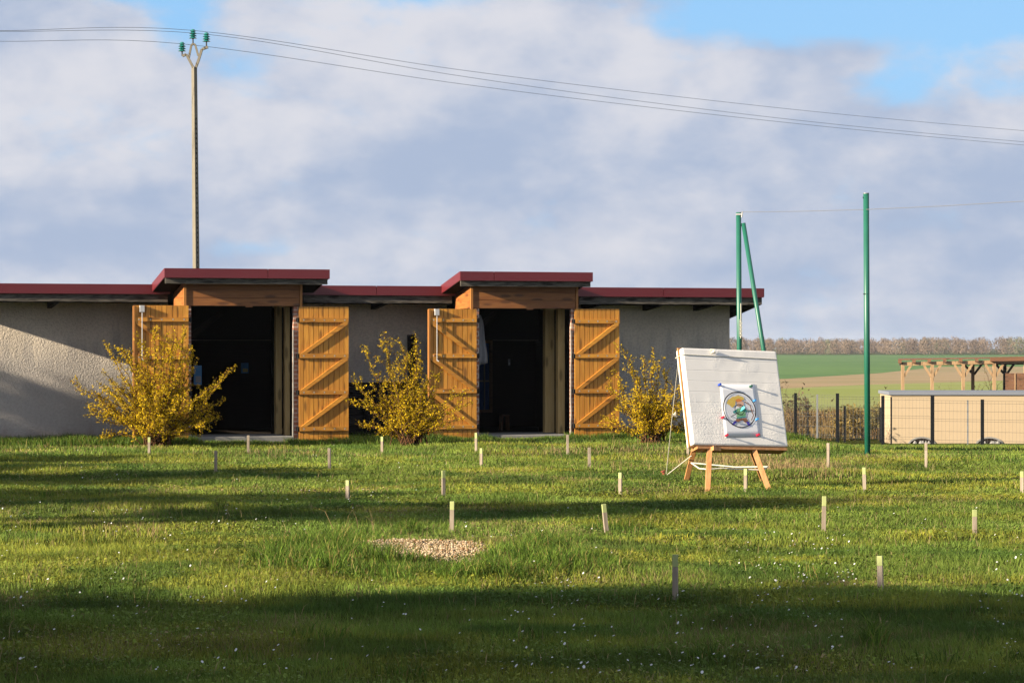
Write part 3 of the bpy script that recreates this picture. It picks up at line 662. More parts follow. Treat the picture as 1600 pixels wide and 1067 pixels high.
# ------------------------------------------------------------------ green posts
def green_posts():
    D1 = 43.5; x1 = at(1354.5, 540, D1).x; g1 = G(x1, D1); r_ = empty('green_post', (x1, D1, g1)); h = at(0, 303, D1).z-g1
    b_ = MB(); b_.tube([(0.012, 0, -.3), (-0.012, 0, h)], 0.046, 16); b_.build('tube', 'green_paint', r_, True).data.polygons.foreach_set('use_smooth', [True]*16+[False]*2)
    b_ = MB(); b_.tube([(-0.03, 0, h-0.06), (-0.065, 0, h-0.06)], 0.014, 8); b_.build('bolt', 'metal', r_); b_ = MB(); b_.tube([(0.01, -.04, 2.55), (-0.062, -.03, 2.55)], 0.008, 6); b_.build('bolt', 'metal', r_)
    b_ = MB(); b_.tube([(-0.012, 0, h), (-0.012, 0, h+.012)], 0.048, 16); b_.build('cap', 'grey_post', r_)
    tag(r_, 'tallest single green post on the lawn, right of the target', 'post')
    D2 = 49.4; x2 = at(1154.5, 540, D2).x; g2 = G(x2, D2); r_ = empty('green_post', (x2, D2, g2)); h = at(0, 332, D2).z-g2
    b_ = MB(); b_.tube([(0.02, 0, -.3), (-0.005, 0, h)], 0.046, 16); b_.build('tube', 'green_paint', r_, True)
    a = at(1161.5, 349, D2); c = at(1193.5, 548, D2-.25); d_ = (c-a)/(c.z-a.z); c = a+d_*(-.3+g2-a.z); org = Vector((x2, D2, g2))
    b_ = MB(); b_.tube([c-org, a-org], 0.040, 16); b_.build('strut', 'green_paint', r_, True)
    b_ = MB(); pz = at(0, 353, D2).z-g2; b_.tube([(0, 0, pz), (0.075, 0, pz+0.02)], 0.018, 8); b_.build('strut_bolt', 'zinc', r_); b_ = MB(); b_.box(-.05, .06, -.05, .05, h-.05, h-.02); b_.tube([(.05, -.03, h-.06), (.062, -.05, h+.01), (.045, -.04, h-.09)], .012, 6); b_.build('clamp', 'zinc', r_)
    b_ = MB(); za = at(0, 500, D2).z-g2
    for k in range(9): q_ = za+k*-0.035; b_.tube([(.0, -.055, q_), (.035+.02*(k % 2), -.06, q_-.02), (.02, -.058, q_-.05)], .008, 5)
    b_.tube([(.03, -.05, za+.3), (.03, -.052, za)], .006, 5); b_.build('tied_cord', 'rope', r_)
    tag(r_, 'green post with a slanting strut standing behind the target board', 'post')
    a = at(1157, 331.5, D2); m1 = at(1354, 327.5, D1-.05); m2 = at(1600, 314.5, 38.6); m3 = at(1800, 300, 35.5)
    wire([a, a.lerp(m1, .5)+Vector((0, 0, -.008)), m1, m1.lerp(m2, .5)+Vector((0, 0, -.008)), m2, m3], 0.0048, 'thin wire strung between the green posts', 'stretched_wire', 'wire on the green posts')
green_posts()

# ------------------------------------------------------------------ target board on its stand
PSI, LAM, ROLL = R(25), R(17), R(-2.0)
BC = at(1149, 620.5, 32.6)
r3 = Vector((math.cos(PSI), math.sin(PSI), 0)); v3 = Vector((-math.sin(LAM)*math.sin(PSI), math.sin(LAM)*math.cos(PSI), math.cos(LAM))); n3v = v3.cross(r3)*-1  # away from viewer side
n3v = r3.cross(v3)*-1.0
nf = -n3v if n3v.y < 0 else n3v                # pointing away from the camera
rr = r3*math.cos(ROLL)+v3*math.sin(ROLL); vv = v3*math.cos(ROLL)-r3*math.sin(ROLL)
BM = Matrix(((rr.x, nf.x, vv.x, BC.x), (rr.y, nf.y, vv.y, BC.y), (rr.z, nf.z, vv.z, BC.z), (0, 0, 0, 1)))   # local x right, y into the board, z up
def b_uv(px, py, off=0.0):                     # local board coordinates seen at a photo pixel
    o_ = Vector((0, 0, CAMZ)); d_ = Vector(((px-800)/F, 1, (HOR-py)/F)); pl = BC+nf*off
    t_ = (pl-o_).dot(nf)/d_.dot(nf); q_ = BM.inverted() @ (o_+d_*t_); return q_.x, q_.z
def put(o_): o_.matrix_world = BM.copy(); return o_
BW, BH = 1.287, 1.19
tb_ = empty('target_board'); put(tb_)
b = MB(); b.box(-BW/2, BW/2, 0, 0.085, -BH/2, BH/2); fo = b.build('front_foam', 'foam', tb_, bevel=0.022)
b = MB(); b.box(-BW/2-.010, BW/2-.004, 0.0855, 0.1045, -BH/2-.005, BH/2+.018); b.build('middle_board', 'stand_wood', tb_)
b = MB(); b.box(-BW/2+.004, BW/2-.004, 0.105, 0.165, -BH/2, BH/2+.004); b.build('rear_foam', 'foam', tb_, bevel=0.015)
tag(tb_, 'square white foam archery board leaning on its wooden stand', 'target')
# cord round the board with its knot
cz_ = BH/2-.095; b = MB(); b.tube([(-BW/2-.006, .17, cz_+.012), (-BW/2-.004, .0, cz_+.008), (-BW/2+.02, -.005, cz_+.006), (0, -.005, cz_-.002), (BW/2-.02, -.005, cz_-.012), (BW/2+.004, .02, cz_-.013), (BW/2+.006, .17, cz_-.01)], .0055, 6)
kx, kz = b_uv(1112, 551)
for q_ in range(3): b.tube([(kx-.02+.01*q_, -.012, kz-.012), (kx+.01, -.045-.008*q_, kz+.012*q_), (kx+.04-.03*q_, -.02, kz-.005+.02*q_), (kx, -.014, kz)], .007, 6)
o = b.build('binding_cord', 'rope'); put(o); tag(o, 'white cord tied round the top of the foam board', 'cord')
# paper with its printed rings and a simple coloured archer
pa = empty('paper_target'); put(pa)
c4 = [b_uv(1124.5, 600), b_uv(1179, 600.5), b_uv(1189, 682.5), b_uv(1132.5, 683.5)]
b = MB(); nu, nv_ = 12, 8
for j in range(nv_+1):
    for i in range(nu+1):
        a, c = i/nu, j/nv_; x = (c4[0][0]*(1-a)+c4[1][0]*a)*(1-c)+(c4[3][0]*(1-a)+c4[2][0]*a)*c; z = (c4[0][1]*(1-a)+c4[1][1]*a)*(1-c)+(c4[3][1]*(1-a)+c4[2][1]*a)*c
        lift = 0.004+0.006*max(0, a-.80)**1.5*4*math.sin(c*math.pi)**2; b.v.append((x, -lift, z))
for j in range(nv_):
    for i in range(nu): k = j*(nu+1)+i; b.face([k, k+1, k+nu+2, k+nu+1][::-1])
sh_ = b.build('sheet', 'paper', pa, True); sh_.modifiers.new('thick', 'SOLIDIFY').thickness = 0.001
cx, cz0 = b_uv(1155, 640.2)
def ring(mb, r0, wd, y, n=64, mat=0, sq=(1, 1)):
    i0 = len(mb.v)
    for k in range(n):
        a = 2*math.pi*k/n; c, s = math.cos(a)*sq[0], math.sin(a)*sq[1]
        mb.v += [(cx+(r0-wd/2)*c, y, cz0+(r0-wd/2)*s), (cx+(r0+wd/2)*c, y, cz0+(r0+wd/2)*s)]
    for k in range(n): a = i0+2*k; c = i0+2*((k+1) % n); mb.face([a, a+1, c+1, c], mat)
def flat(mb, pts, y, mat):
    i0 = len(mb.v)
    for px, py in pts: x, z = b_uv(px, py); mb.v.append((x, y, z))
    mb.face(list(range(i0, i0+len(pts))), mat)
def dz_(x, y): return (1100+x/8.892, 580+y/8.892)
b = MB(); ring(b, .2165, .0125, -.0085); ring(b, .062, .009, -.0120); b.build('bold_rings', 'ink', pa)
b = MB(); [ring(b, q_, .003, -.0062) for q_ in (.095, .125, .155, .185)]; b.build('fine_rings', 'pencil', pa)
b = MB(); Y0 = -.0072
order = ['dr_hair', 'dr_orange', 'dr_skin', 'dr_tunic', 'dr_teal', 'dr_brown', 'dr_boot', 'ink', 'pencil']
def F_(pts, m, y=Y0): flat(b, [dz_(*q_) for q_ in pts], y, order.index(m))
F_([(330, 400), (400, 350), (440, 380), (430, 470), (390, 510), (350, 470), (310, 450)], 'dr_hair'); F_([(400, 360), (470, 335), (540, 360), (560, 400), (480, 400), (420, 420)], 'dr_hair', Y0-.0004)
F_([(430, 400), (480, 380), (530, 405), (510, 425), (450, 430)], 'dr_orange', Y0-.0008); F_([(450, 425), (540, 420), (550, 470), (510, 500), (455, 490)], 'dr_skin', Y0-.0006)
F_([(450, 520), (560, 500), (580, 640), (450, 660)], 'dr_tunic', Y0-.001); F_([(395, 560), (450, 530), (450, 575), (410, 590)], 'dr_teal', Y0-.0011); F_([(550, 530), (650, 545), (650, 556), (560, 570)], 'dr_teal', Y0-.0012)
F_([(458, 640), (575, 625), (578, 640), (460, 655)], 'dr_teal', Y0-.0014); F_([(445, 665), (585, 650), (615, 710), (575, 720), (530, 680), (470, 705), (425, 700)], 'dr_brown', Y0-.0011)
F_([(420, 690), (460, 700), (405, 755), (382, 745)], 'dr_boot', Y0-.0013); F_([(580, 705), (620, 700), (645, 765), (610, 760)], 'dr_boot', Y0-.0013)
for q0, q1 in (((560, 420), (640, 480)), ((640, 480), (660, 560)), ((660, 560), (685, 610)), ((685, 610), (655, 680)), ((570, 548), (690, 545))):
    (x0, y0), (x1, y1) = q0, q1; L = math.hypot(x1-x0, y1-y0); nx_, ny_ = -(y1-y0)/L*5, (x1-x0)/L*5; F_([(x0+nx_, y0+ny_), (x1+nx_, y1+ny_), (x1-nx_, y1-ny_), (x0-nx_, y0-ny_)], 'dr_brown', Y0-.0016)
b.build('coloured_drawing', order, pa)
tag(pa, 'white paper with black rings and coloured archer drawing pinned to the foam', 'paper target')
pins = [((1125, 600.5), 'pin_blue', 'dark blue pin at the upper left corner of the paper'), ((1174, 603), 'pin_green', 'dark green pin at the upper right corner of the paper'), ((1179.5, 625.5), 'pin_sky', 'upper light blue pin on the right edge of the paper'),
        ((1183.5, 654.5), 'pin_sky', 'lower light blue pin on the right edge of the paper'), ((1130, 651.5), 'pin_red', 'red pin on the left edge of the paper'), ((1136, 679.5), 'pin_red', 'red pin at the lower left corner of the paper'), ((1185, 679), 'pin_red', 'red pin at the lower right corner of the paper')]
for (pp, m, lab) in pins:
    x, z = b_uv(*pp, -0.035); r_ = empty('push_pin'); r_.matrix_world = BM @ Matrix.Translation((x, 0, z))
    b = MB(); b.tube([(0, -.006, 0), (0, -.013, 0), (0, -.016, 0), (0, -.036, 0), (0, -.042, 0), (0, -.050, 0)], [.015, .015, .009, .008, .014, .014], 12); b.build('head', m, r_)
    b = MB(); b.tube([(0, .03, 0), (0, -.006, 0)], .002, 6); b.build('needle', 'zinc', r_); tag(r_, lab, 'pin', 'push pins holding the paper')
x, z = b_uv(1142, 651); r_ = empty('arrow'); r_.matrix_world = BM @ Matrix.Translation((x, 0, z))
b = MB(); b.tube([(0, .06, 0), (0, -.35, 0)], .0045, 8); b.build('shaft', 'metal', r_)
for k in range(3):
    a = R(90+120*k); ca, sa = math.cos(a), math.sin(a); b = MB()
    pr = [(0.006, -.24), (0.034, -.29), (0.036, -.335), (0.006, -.345)]
    for sgn in (-.0009, .0009): b.v += [(ca*q_-sa*sgn, y, sa*q_+ca*sgn) for q_, y in pr]
    b.face([0, 1, 2, 3]); b.face([7, 6, 5, 4]); [b.face([i, i+4, (i+1) % 4+4, (i+1) % 4]) for i in range(4)]; b.build('fletching', 'cyan', r_)
b = MB(); b.tube([(0, -.345, 0), (0, -.365, 0)], .006, 8); b.build('nock', 'ink', r_)
tag(r_, 'arrow with cyan fletching stuck in the paper target', 'arrow')
def stand():
    o0 = Vector((BC.x, BC.y, 0)); r_ = empty('target_stand', o0); 
    def foot(px, py): x, y = on_ground(px, py); return Vector((x, y, G(x, y)-.02))-o0
    def bl(x, y, z): return (BM @ Vector((x, y, z)))-o0
    lx1, _ = b_uv(1111, 698); lx2, _ = b_uv(1181, 698)
    def leg(a, c, up=(0, 1, 0)): b_ = MB(); b_.bar(a, c, .062, .062, up, 0, random.random()*.5); return b_.build('leg', 'stand_wood', r_, bevel=.004)
    leg(foot(1105.5, 767), bl(lx1, .035, -BH/2-.02)); leg(foot(1202.5, 765), bl(lx2-.005, .05, -BH/2-.02))
    leg(foot(1071.5, 752), bl(lx1+.33, .36, BH*.30)); leg(foot(1194, 752), bl(lx2-.12, .36, BH*.30))
    for lx in (lx1, lx2): b_ = MB(); b_.bar(bl(lx, .20, -BH/2-.02), bl(lx, .215, BH*.34), .06, .06, tuple(nf), 0, .2); b_.build('upright', 'stand_wood', r_)
    b_ = MB(); b_.bar(bl(-BW/2+.06, .09, -BH/2-.028), bl(BW/2-.02, .09, -BH/2-.028), .17, .03, tuple(vv), 0, .6); b_.build('ledge', 'stand_wood', r_)
    b_ = MB(); b_.bar(bl(lx1+.005, -.02, -BH/2-.045), bl(lx1+.11, .0, -BH/2-.05), .05, .05, tuple(vv), 0, .4); b_.build('block', 'stand_wood', r_)
    b_ = MB(); b_.bar(bl(lx1-.05, .40, BH*.28), bl(lx2, .40, BH*.28), .07, .03, tuple(vv)); b_.build('cross_rail', 'stand_wood', r_)
    tag(r_, 'pine easel stand on splayed legs carrying the foam board', 'stand')
stand()
def rope(pts, rad, name, label): b_ = MB(); b_.tube(pts, rad, 6); o_ = b_.build(name, 'rope'); tag(o_, label, 'rope'); return o_
def g3(px, py, dz=0.0): x, y = on_ground(px, py); return Vector((x, y, G(x, y)+dz))
A_ = at(1080, 723, 33.6); B_ = at(1106, 733, 32.35); C_ = at(1150, 732.5, 32.45); E_ = at(1192, 734, 32.5); F2 = at(1150, 729.5, 33.4)
rope([A_, A_.lerp(B_, .5)+Vector((0, 0, -.03)), B_, B_.lerp(C_, .5)+Vector((0, 0, .012)), C_, E_, at(1200, 729, 33.2), F2, A_], .008, 'spreader_rope', 'white rope looped round the legs of the stand')
pk = g3(1040, 744)
top = BM @ Vector((-BW/2-.008, .09, cz_-.02)); kn = top.lerp(pk, .46)
b = MB(); b.tube([top, top.lerp(pk, .5), pk+Vector((.01, 0, .03))], .0055, 6)
for q_ in range(3): b.tube([kn, kn+Vector((.04, -.01, .01+.02*q_)), kn+Vector((.055, 0, -.012)), kn], .006, 5)
o = b.build('guy_rope', 'rope'); tag(o, 'slack white guy rope from the board corner to a ground peg', 'rope')
rope([pk+Vector((.02, 0, .02)), at(1080, 712, 33.7)], .006, 'guy_rope', 'short white rope slanting from the peg to the stand leg')
b = MB(); b.tube([pk+Vector((0, 0, -.1)), pk+Vector((-.03, 0, .07))], .018, 8); b.tube([pk+Vector((-.03, 0, .06)), pk+Vector((-.035, 0, .075))], .032, 8); o = b.build('ground_peg', 'rust'); tag(o, 'rusty red peg in the grass left of the stand', 'peg')

# ------------------------------------------------------------------ stakes
STAKES = [(233, 683, 711, 0, 'wooden stake in front of the largest yellow bush'), (337, 704, 739, 0, 'stake before the left doorway, nearer than the one at its sill'), (388, 680, 709, 0, 'pale stake standing before the sill of the left doorway'),
 (515, 700, 735, 0, 'stake in front of the right leaf of the left doorway'), (543, 750, 782, 0, 'stake left of centre lawn, behind and left of the gravel patch'), (597, 682, 708, 0, 'stake between the plank stack and the middle yellow bush'),
 (693, 735, 776, 0, 'tall stake on mid lawn in front of the middle yellow bush'), (706, 783, 831, 0, 'yellow-topped stake directly behind the gravel patch'), (744, 676, 707, 0, 'yellow-topped stake at the left edge of the right doorway'), (752, 700, 729, 0, 'stake in front of the left edge of the right doorway, the nearer of two'),
 (887, 679, 710, 0, 'stake at the right edge of the right doorway'), (921, 699, 732, 0, 'stake in front of the right leaf of the right doorway'), (948, 787, 834, -6, 'tilted yellow-topped stake leaning left on the mid lawn'), (969, 738, 772, 0, 'stake on the mid lawn left of the target stand'),
 (1055, 866, 936, 0.5, 'nearest tall stake at the edge of the shade, left of two'), (1075, 682, 712, 0, 'stake behind the left edge of the target board'), (1165, 732, 769, 0, 'green-topped stake standing between the legs of the target stand'), (1203, 698, 713, 0, 'stub of stake beyond the right leg of the target stand'),
 (1294, 692, 732, 0, 'plain stake right of the target board, left of the tallest green post'), (1287, 775, 831, 0.6, 'tall yellow-topped stake on the sunlit lawn below the target'), (1351, 730, 769, -2, 'slightly tilted yellow-topped stake in front of the tallest green post'), (1376, 868, 924, -1, 'weathered stake at the edge of the shade, right of two'),
 (1447, 692, 732, 0, 'stake in front of the cream wall'), (1523, 796, 835, 0, 'short yellow-topped stake on the sunlit lawn near the right'), (1597, 736, 771, 0, 'stake at the right edge of the lawn, cut by the frame')]
for i, (px, y0, y1, tilt, lab) in enumerate(STAKES):
    x, y = on_ground(px, y1); z = G(x, y); h = (y1-y0)/F*y; b = MB(); hw, ht = 0.0195, 0.013; tp = min(.10, h*.28)
    if i == 17: h += .15; z -= .1
    b.box(-hw, hw, -ht, ht, -.12, h-tp, 0, random.random()*.7); 
    ny = (i in (4, 6, 9, 13, 14, 21, 24) or 'yellow' in lab or 'green-top' in lab)
    b.box(-hw, hw, -ht, ht, h-tp+.0005, h, 1 if ny else 0, .2)
    o = b.build('wooden_stake', ['stake_wood', 'neon'], bevel=.002); o.location = (x, y, z); o.rotation_euler = (R(random.uniform(-2, 2)), R(tilt+random.uniform(-.6, .6)), R(random.uniform(-28, 28)))
    tag(o, lab, 'stake', 'wooden stakes in the lawn')

# ------------------------------------------------------------------ blade meshes
def blades(x, y, z, h, wd, lean, colr, segs=2):
    n = len(x); yaw = RNG.uniform(0, 2*np.pi, n); la = RNG.uniform(0, 2*np.pi, n)
    ax = np.stack([np.cos(yaw), np.sin(yaw), np.zeros(n)], -1)*wd[:, None]/2; ld = np.stack([np.cos(la), np.sin(la), np.zeros(n)], -1)
    p = np.stack([x, y, z], -1); up = np.array([0, 0, 1.0])
    mid = p+up*(h*.58)[:, None]+ld*(h*lean*.35)[:, None]; tip = p+up*(h*np.sqrt(np.clip(1-lean**2*.6, .1, 1)))[:, None]+ld*(h*lean)[:, None]
    V = np.stack([p-ax, p+ax, mid+ax*.75, mid-ax*.75, tip], 1).reshape(-1, 3); i = np.arange(n)*5
    q_ = np.stack([i, i+1, i+2, i+3], -1); t_ = np.stack([i+3, i+2, i+4], -1)
    C = np.repeat(colr, 5, 0)
    return V, q_, t_, C
def merge(name, parts, mat, **kw):
    V = []; Q = []; T = []; C = []; o_ = 0
    for v, q_, t_, c in parts:
        V.append(v); C.append(c); Q.append(q_+o_); T.append(t_+o_); o_ += len(v)
    fc = [np.concatenate(Q)]+([np.concatenate(T)] if sum(len(t_) for t_ in T) else [])
    return raw_mesh(name, np.concatenate(V), fc, mat, np.concatenate(C), **kw)
def gravel_d(x, y):                            # <1 inside the bare stony patch
    wob = (vn(x, y, 1.6, 21, 2)-.5)*.9
    return np.sqrt(((x-GRX)/0.52)**2+((y-GRY+.5*(x-GRX))/1.3)**2)+wob
def inside_shed(x, y):
    rx, ry = x-P0.x, y-P0.y; s = rx*U.x+ry*U.y; t = rx*N.x+ry*N.y
    return (s > W_L) & (s < W_R) & (t > WT-.02) | ((s > doors[0]['s0']) & (s < doors[0]['s1']) | (s > doors[1]['s0']) & (s < doors[1]['s1'])) & (t > TD)
def lawn_colour(x, y):
    n = len(x)
    g1, g2 = np.array([0.115, 0.185, 0.030]), np.array([0.205, 0.26, 0.045]); moss = np.array([0.34, 0.285, 0.030]); dry = np.array([0.30, 0.225, 0.095]); dk = np.array([0.065, 0.12, 0.022])
    a = vn(x, y, .9, 31, 3)[:, None]; c = g1*(1-a)+g2*a
    dpx = 800+F*x/y; dpy = HOR+F*CAMZ/y
    yl = np.exp(-((dpx-1190)/230)**2-((dpy-845)/28)**2)*1.0+np.exp(-((dpx-800)/500)**2-((dpy-742)/26)**2)*.35+np.exp(-((dpx-1450)/200)**2-((dpy-765)/30)**2)*.6+np.exp(-((dpx-1100)/300)**2-((dpy-725)/20)**2)*.4
    ym = (sst(vn(x, y*1.6, .6, 41, 3), .44, .64)*.9+yl*.55)[:, None]*RNG.uniform(.1, 1.0, (n, 1))
    c = c*(1-ym*.74)+moss*ym*.74
    dd = (sst(vn(x, y, .5, 51, 3), .52, .75)+np.exp(-((dpx-1210)/150)**2-((dpy-722)/22)**2)*1.3)[:, None]
    pick = RNG.uniform(size=(n, 1)) < .03+.30*dd; c = np.where(pick, dry*RNG.uniform(.6, 1.1, (n, 1)), c)
    d2 = sst(vn(x, y, 1.1, 61, 2), .52, .70)[:, None]; c = c*(1-d2*.75)+dk*d2*.75
    c = c*(.62+.76*vn(x*.7, y*1.1, 1.0, 67, 3))[:, None]*(.72+.56*vn(x*2.2, y*2.2, 1.0, 69, 2))[:, None]
    return np.clip(c*np.array([1.19, 1.24, 1.30])*RNG.uniform(.74, 1.22, (n, 1)), .003, .8)
def scatter(d0, d1, dens, margin=1.0, xlo=None):
    half = 800/F*d1+margin; n = int((d1-d0)*2*half*dens); y = RNG.uniform(d0, d1, n); x = RNG.uniform(-1, 1, n)*half
    k = np.abs(x) < 800/F*y+margin
    if xlo is not None: k &= x > xlo
    k &= ~inside_shed(x, y); return x[k], y[k]
LQ = 1.0
parts = []
for d0, d1, dens, hm, wm in ((12.2, 17, 5200, .050, .0036), (17, 23, 3600, .050, .0045), (23, 31, 2200, .048, .0060), (31, 40, 1300, .048, .0082), (40, 52, 700, .053, .011)):
    x, y = scatter(d0, d1, dens*LQ); gd = gravel_d(x, y); k = RNG.uniform(size=len(x)) < np.clip((gd-.82)*4, 0.015, 1); x, y = x[k], y[k]
    thin = sst(vn(x, y, 1.7, 71, 2), .25, .6); k = RNG.uniform(size=len(x)) < .45+.55*thin; x, y = x[k], y[k]
    n = len(x); hv = hm*(.45+1.0*vn(x, y, 1.1, 81, 3))*RNG.uniform(.5, 1.5, n); wv = wm*RNG.uniform(.6, 1.4, n)
    parts.append(blades(x, y, gz(x, y)-.004, hv, wv, RNG.uniform(.1, .9, n), lawn_colour(x, y)))
x, y = scatter(52, 112, 90, 2.0, 4.6); n = len(x)
parts.append(blades(x, y, gz(x, y)-.01, RNG.uniform(.05, .13, n), RNG.uniform(.02, .04, n), RNG.uniform(.1, .8, n), lawn_colour(x, y)))
# small round leaves of clover and moss lying flat
x, y = scatter(12.2, 40, 520*LQ); k = vn(x, y, .8, 91, 3) > .44; x, y = x[k], y[k]; k = gravel_d(x, y) > 1.05; x, y = x[k], y[k]; n = len(x)
r_ = RNG.uniform(.004, .0105, n)*(1+.02*y); yw = RNG.uniform(0, 6.28, n); tl = RNG.normal(0, .45, (n, 2)); z = gz(x, y)+RNG.uniform(.01, .045, n)
e1 = np.stack([np.cos(yw), np.sin(yw), tl[:, 0]], -1)*r_[:, None]; e2 = np.stack([-np.sin(yw), np.cos(yw), tl[:, 1]], -1)*r_[:, None]*.8; pc = np.stack([x, y, z], -1)
V = np.stack([pc-e1, pc+e2, pc+e1, pc-e2], 1).reshape(-1, 3); i = np.arange(n)*4
parts.append((V, np.stack([i, i+1, i+2, i+3], -1), np.zeros((0, 3), int), np.repeat(lawn_colour(x, y)*.95, 4, 0)))
tag(merge('lawn_grass', parts, 'grass'), 'short patchy grass, moss and clover of the lawn', 'grass', None, 'stuff')

# longer grass: along the shed, round the gravel, along the far fence
def long_grass():
    parts = []
    gcol = lambda n, b_=1.0: np.where(RNG.uniform(size=(n, 1)) < .10, np.array([.34, .27, .09]), np.array([0.065, 0.14, 0.02])*(1-(u_ := RNG.uniform(0, 1, (n, 1))))+np.array([0.19, 0.28, 0.04])*u_)*RNG.uniform(.5, 1.3, (n, 1))*b_
    n = 52000; s = RNG.uniform(W_L-1, W_R+.5, n); t = np.abs(RNG.normal(0, 1, n)); t = np.where(RNG.uniform(size=n) < .35, WT-.02-t*.35, TL-.05-t*.42)
    x = P0.x+s*U.x+t*N.x; y = P0.y+s*U.y+t*N.y; k = ~inside_shed(x, y); x, y, s, t = x[k], y[k], s[k], t[k]; n = len(x)
    door = ((s > doors[0]['s0']+.1) & (s < doors[0]['s1']-.3)) | ((s > doors[1]['s0']+.2) & (s < doors[1]['s1']-.3))
    h = .17*(.35+.95*vn(x, y, 1.5, 101, 2))*RNG.uniform(.5, 1.3, n)*np.where(door, .45, 1.0)
    parts.append(blades(x, y, gz(x, y)-.01, h, RNG.uniform(.006, .013, n), RNG.uniform(.1, .7, n), gcol(n)))
    # ring of tufts round the gravel
    def tuft(px, py, rx, ry, num, hh, b_=1.0):
        cx_, cy_ = on_ground(px, py); a = RNG.uniform(0, 6.28, num); q_ = np.sqrt(RNG.uniform(0, 1, num)); x = cx_+rx*q_*np.cos(a); y = cy_+ry*q_*np.sin(a)
        k = (gravel_d(x, y) > 1.06) & (vn(x, y, 5.0, 113, 2) > .42); x, y, q2 = x[k], y[k], q_[k]; n = len(x)
        hv = hh*1.45*RNG.uniform(.35, 1.15, n)*(1.1-.55*q2)*(.55+.8*vn(x, y, 3.0, 111, 2))
        parts.append(blades(x, y, gz(x, y)-.01, hv, RNG.uniform(.004, .0085, n), RNG.uniform(.15, .85, n), gcol(n, b_)*(.55+.95*vn(x, y, 3.5, 117, 2))[:, None]))
    for a in ((500, 862, .50, .9, 4200, .17), (540, 885, .40, .7, 2600, .16), (440, 880, .35, .6, 2200, .15), (585, 878, .32, .55, 2200, .16), (800, 880, .35, .7, 2600, .15), (850, 868, .42, .8, 3200, .16), (900, 885, .40, .7, 2200, .14), (720, 905, .6, .5, 2200, .08), (655, 884, .15, .3, 700, .10), (640, 832, .13, .4, 700, .14), (690, 876, .10, .25, 500, .10),
              (870, 850, .45, .8, 1800, .11), (560, 845, .35, .8, 1600, .12), (760, 900, .5, .5, 2200, .13), (640, 900, .5, .5, 2200, .11), (1365, 1012, .07, .16, 260, .17), (805, 905, .12, .25, 500, .17), (1250, 905, .35, .5, 1100, .10), (960, 830, .4, .7, 1200, .10)): tuft(*a)
    # random tussocks over the lawn
    for _ in range(70):
        px, py = random.uniform(0, 1600), random.uniform(715, 1060)
        if 430 < px < 900 and 830 < py < 900: continue
        tuft(px, py, random.uniform(.06, .22), random.uniform(.1, .3), random.randint(60, 260), random.uniform(.06, .11), random.uniform(.7, 1.2))
    x, y = scatter(100, 112, 60, 3, 9); k = RNG.uniform(size=len(x)) < sst(y, 100, 109); x, y = x[k], y[k]; n = len(x)
    parts.append(blades(x, y, gz(x, y), RNG.uniform(.04, .13, n), RNG.uniform(.02, .04, n), RNG.uniform(.1, .5, n), gcol(n, .8)))
    tag(merge('long_grass', parts, 'grass'), 'longer dark green grass round the gravel and along the shed', 'grass', None, 'stuff')
    # dry stalks and twigs
    parts = []
    for px, py, num, h in ((553, 830, 5, .32), (590, 835, 10, .28), (1090, 728, 260, .16), (1240, 738, 420, .18), (1160, 722, 360, .17), (1300, 742, 200, .14), (955, 735, 40, .2), (240, 838, 22, .16), (780, 858, 120, .09), (610, 848, 90, .07), (440, 712, 60, .2), (870, 712, 60, .25), (990, 705, 90, .2), (70, 905, 6, .2), (565, 935, 8, .14), (40, 920, 6, .18)):
        cx_, cy_ = on_ground(px, py); sx = .1 if num < 30 else .55; x = cx_+RNG.normal(0, sx*.6, num); y = cy_+RNG.normal(0, sx*1.2, num)
        parts.append(blades(x, y, gz(x, y), h*RNG.uniform(.4, 1.2, num), RNG.uniform(.004, .008, num), RNG.uniform(.1, .9, num), np.array([.34, .24, .12])*RNG.uniform(.45, 1.3, (num, 1))))
    x, y = scatter(13, 44, 14); n = len(x)
    parts.append(blades(x, y, gz(x, y), RNG.uniform(.04, .12, n), RNG.uniform(.003, .006, n), RNG.uniform(.1, .9, n), np.array([.42, .32, .16])*RNG.uniform(.5, 1.2, (n, 1))))
    tag(merge('dry_stalks', parts, 'dry'), 'thin straw-coloured dead stalks scattered in the lawn', 'dry grass', None, 'stuff')
    # brown tall grass behind the fence
    n = 26000; y = RNG.uniform(124, 158, n); x = RNG.uniform(10, 30, n)+(y-124)*.1; k = RNG.uniform(size=n) < sst(vn(x, y, .25, 121, 2), .2, .5); x, y = x[k], y[k]; n = len(x)
    u_ = vn(x, y, .3, 131, 3)[:, None]; cc = np.array([.20, .105, .045])*(1-u_)+np.array([.26, .20, .075])*u_
    p1 = blades(x, y, gz(x, y), RNG.uniform(.4, 1.2, n)*(.55+.6*vn(x, y, .2, 141, 2)), RNG.uniform(.03, .07, n), RNG.uniform(.05, .4, n), cc*RNG.uniform(.5, 1.25, (n, 1)))
    tag(merge('reeds', [p1], 'dry'), 'tall rust-brown dead weeds beyond the mesh fence', 'weeds', None, 'stuff')
long_grass()
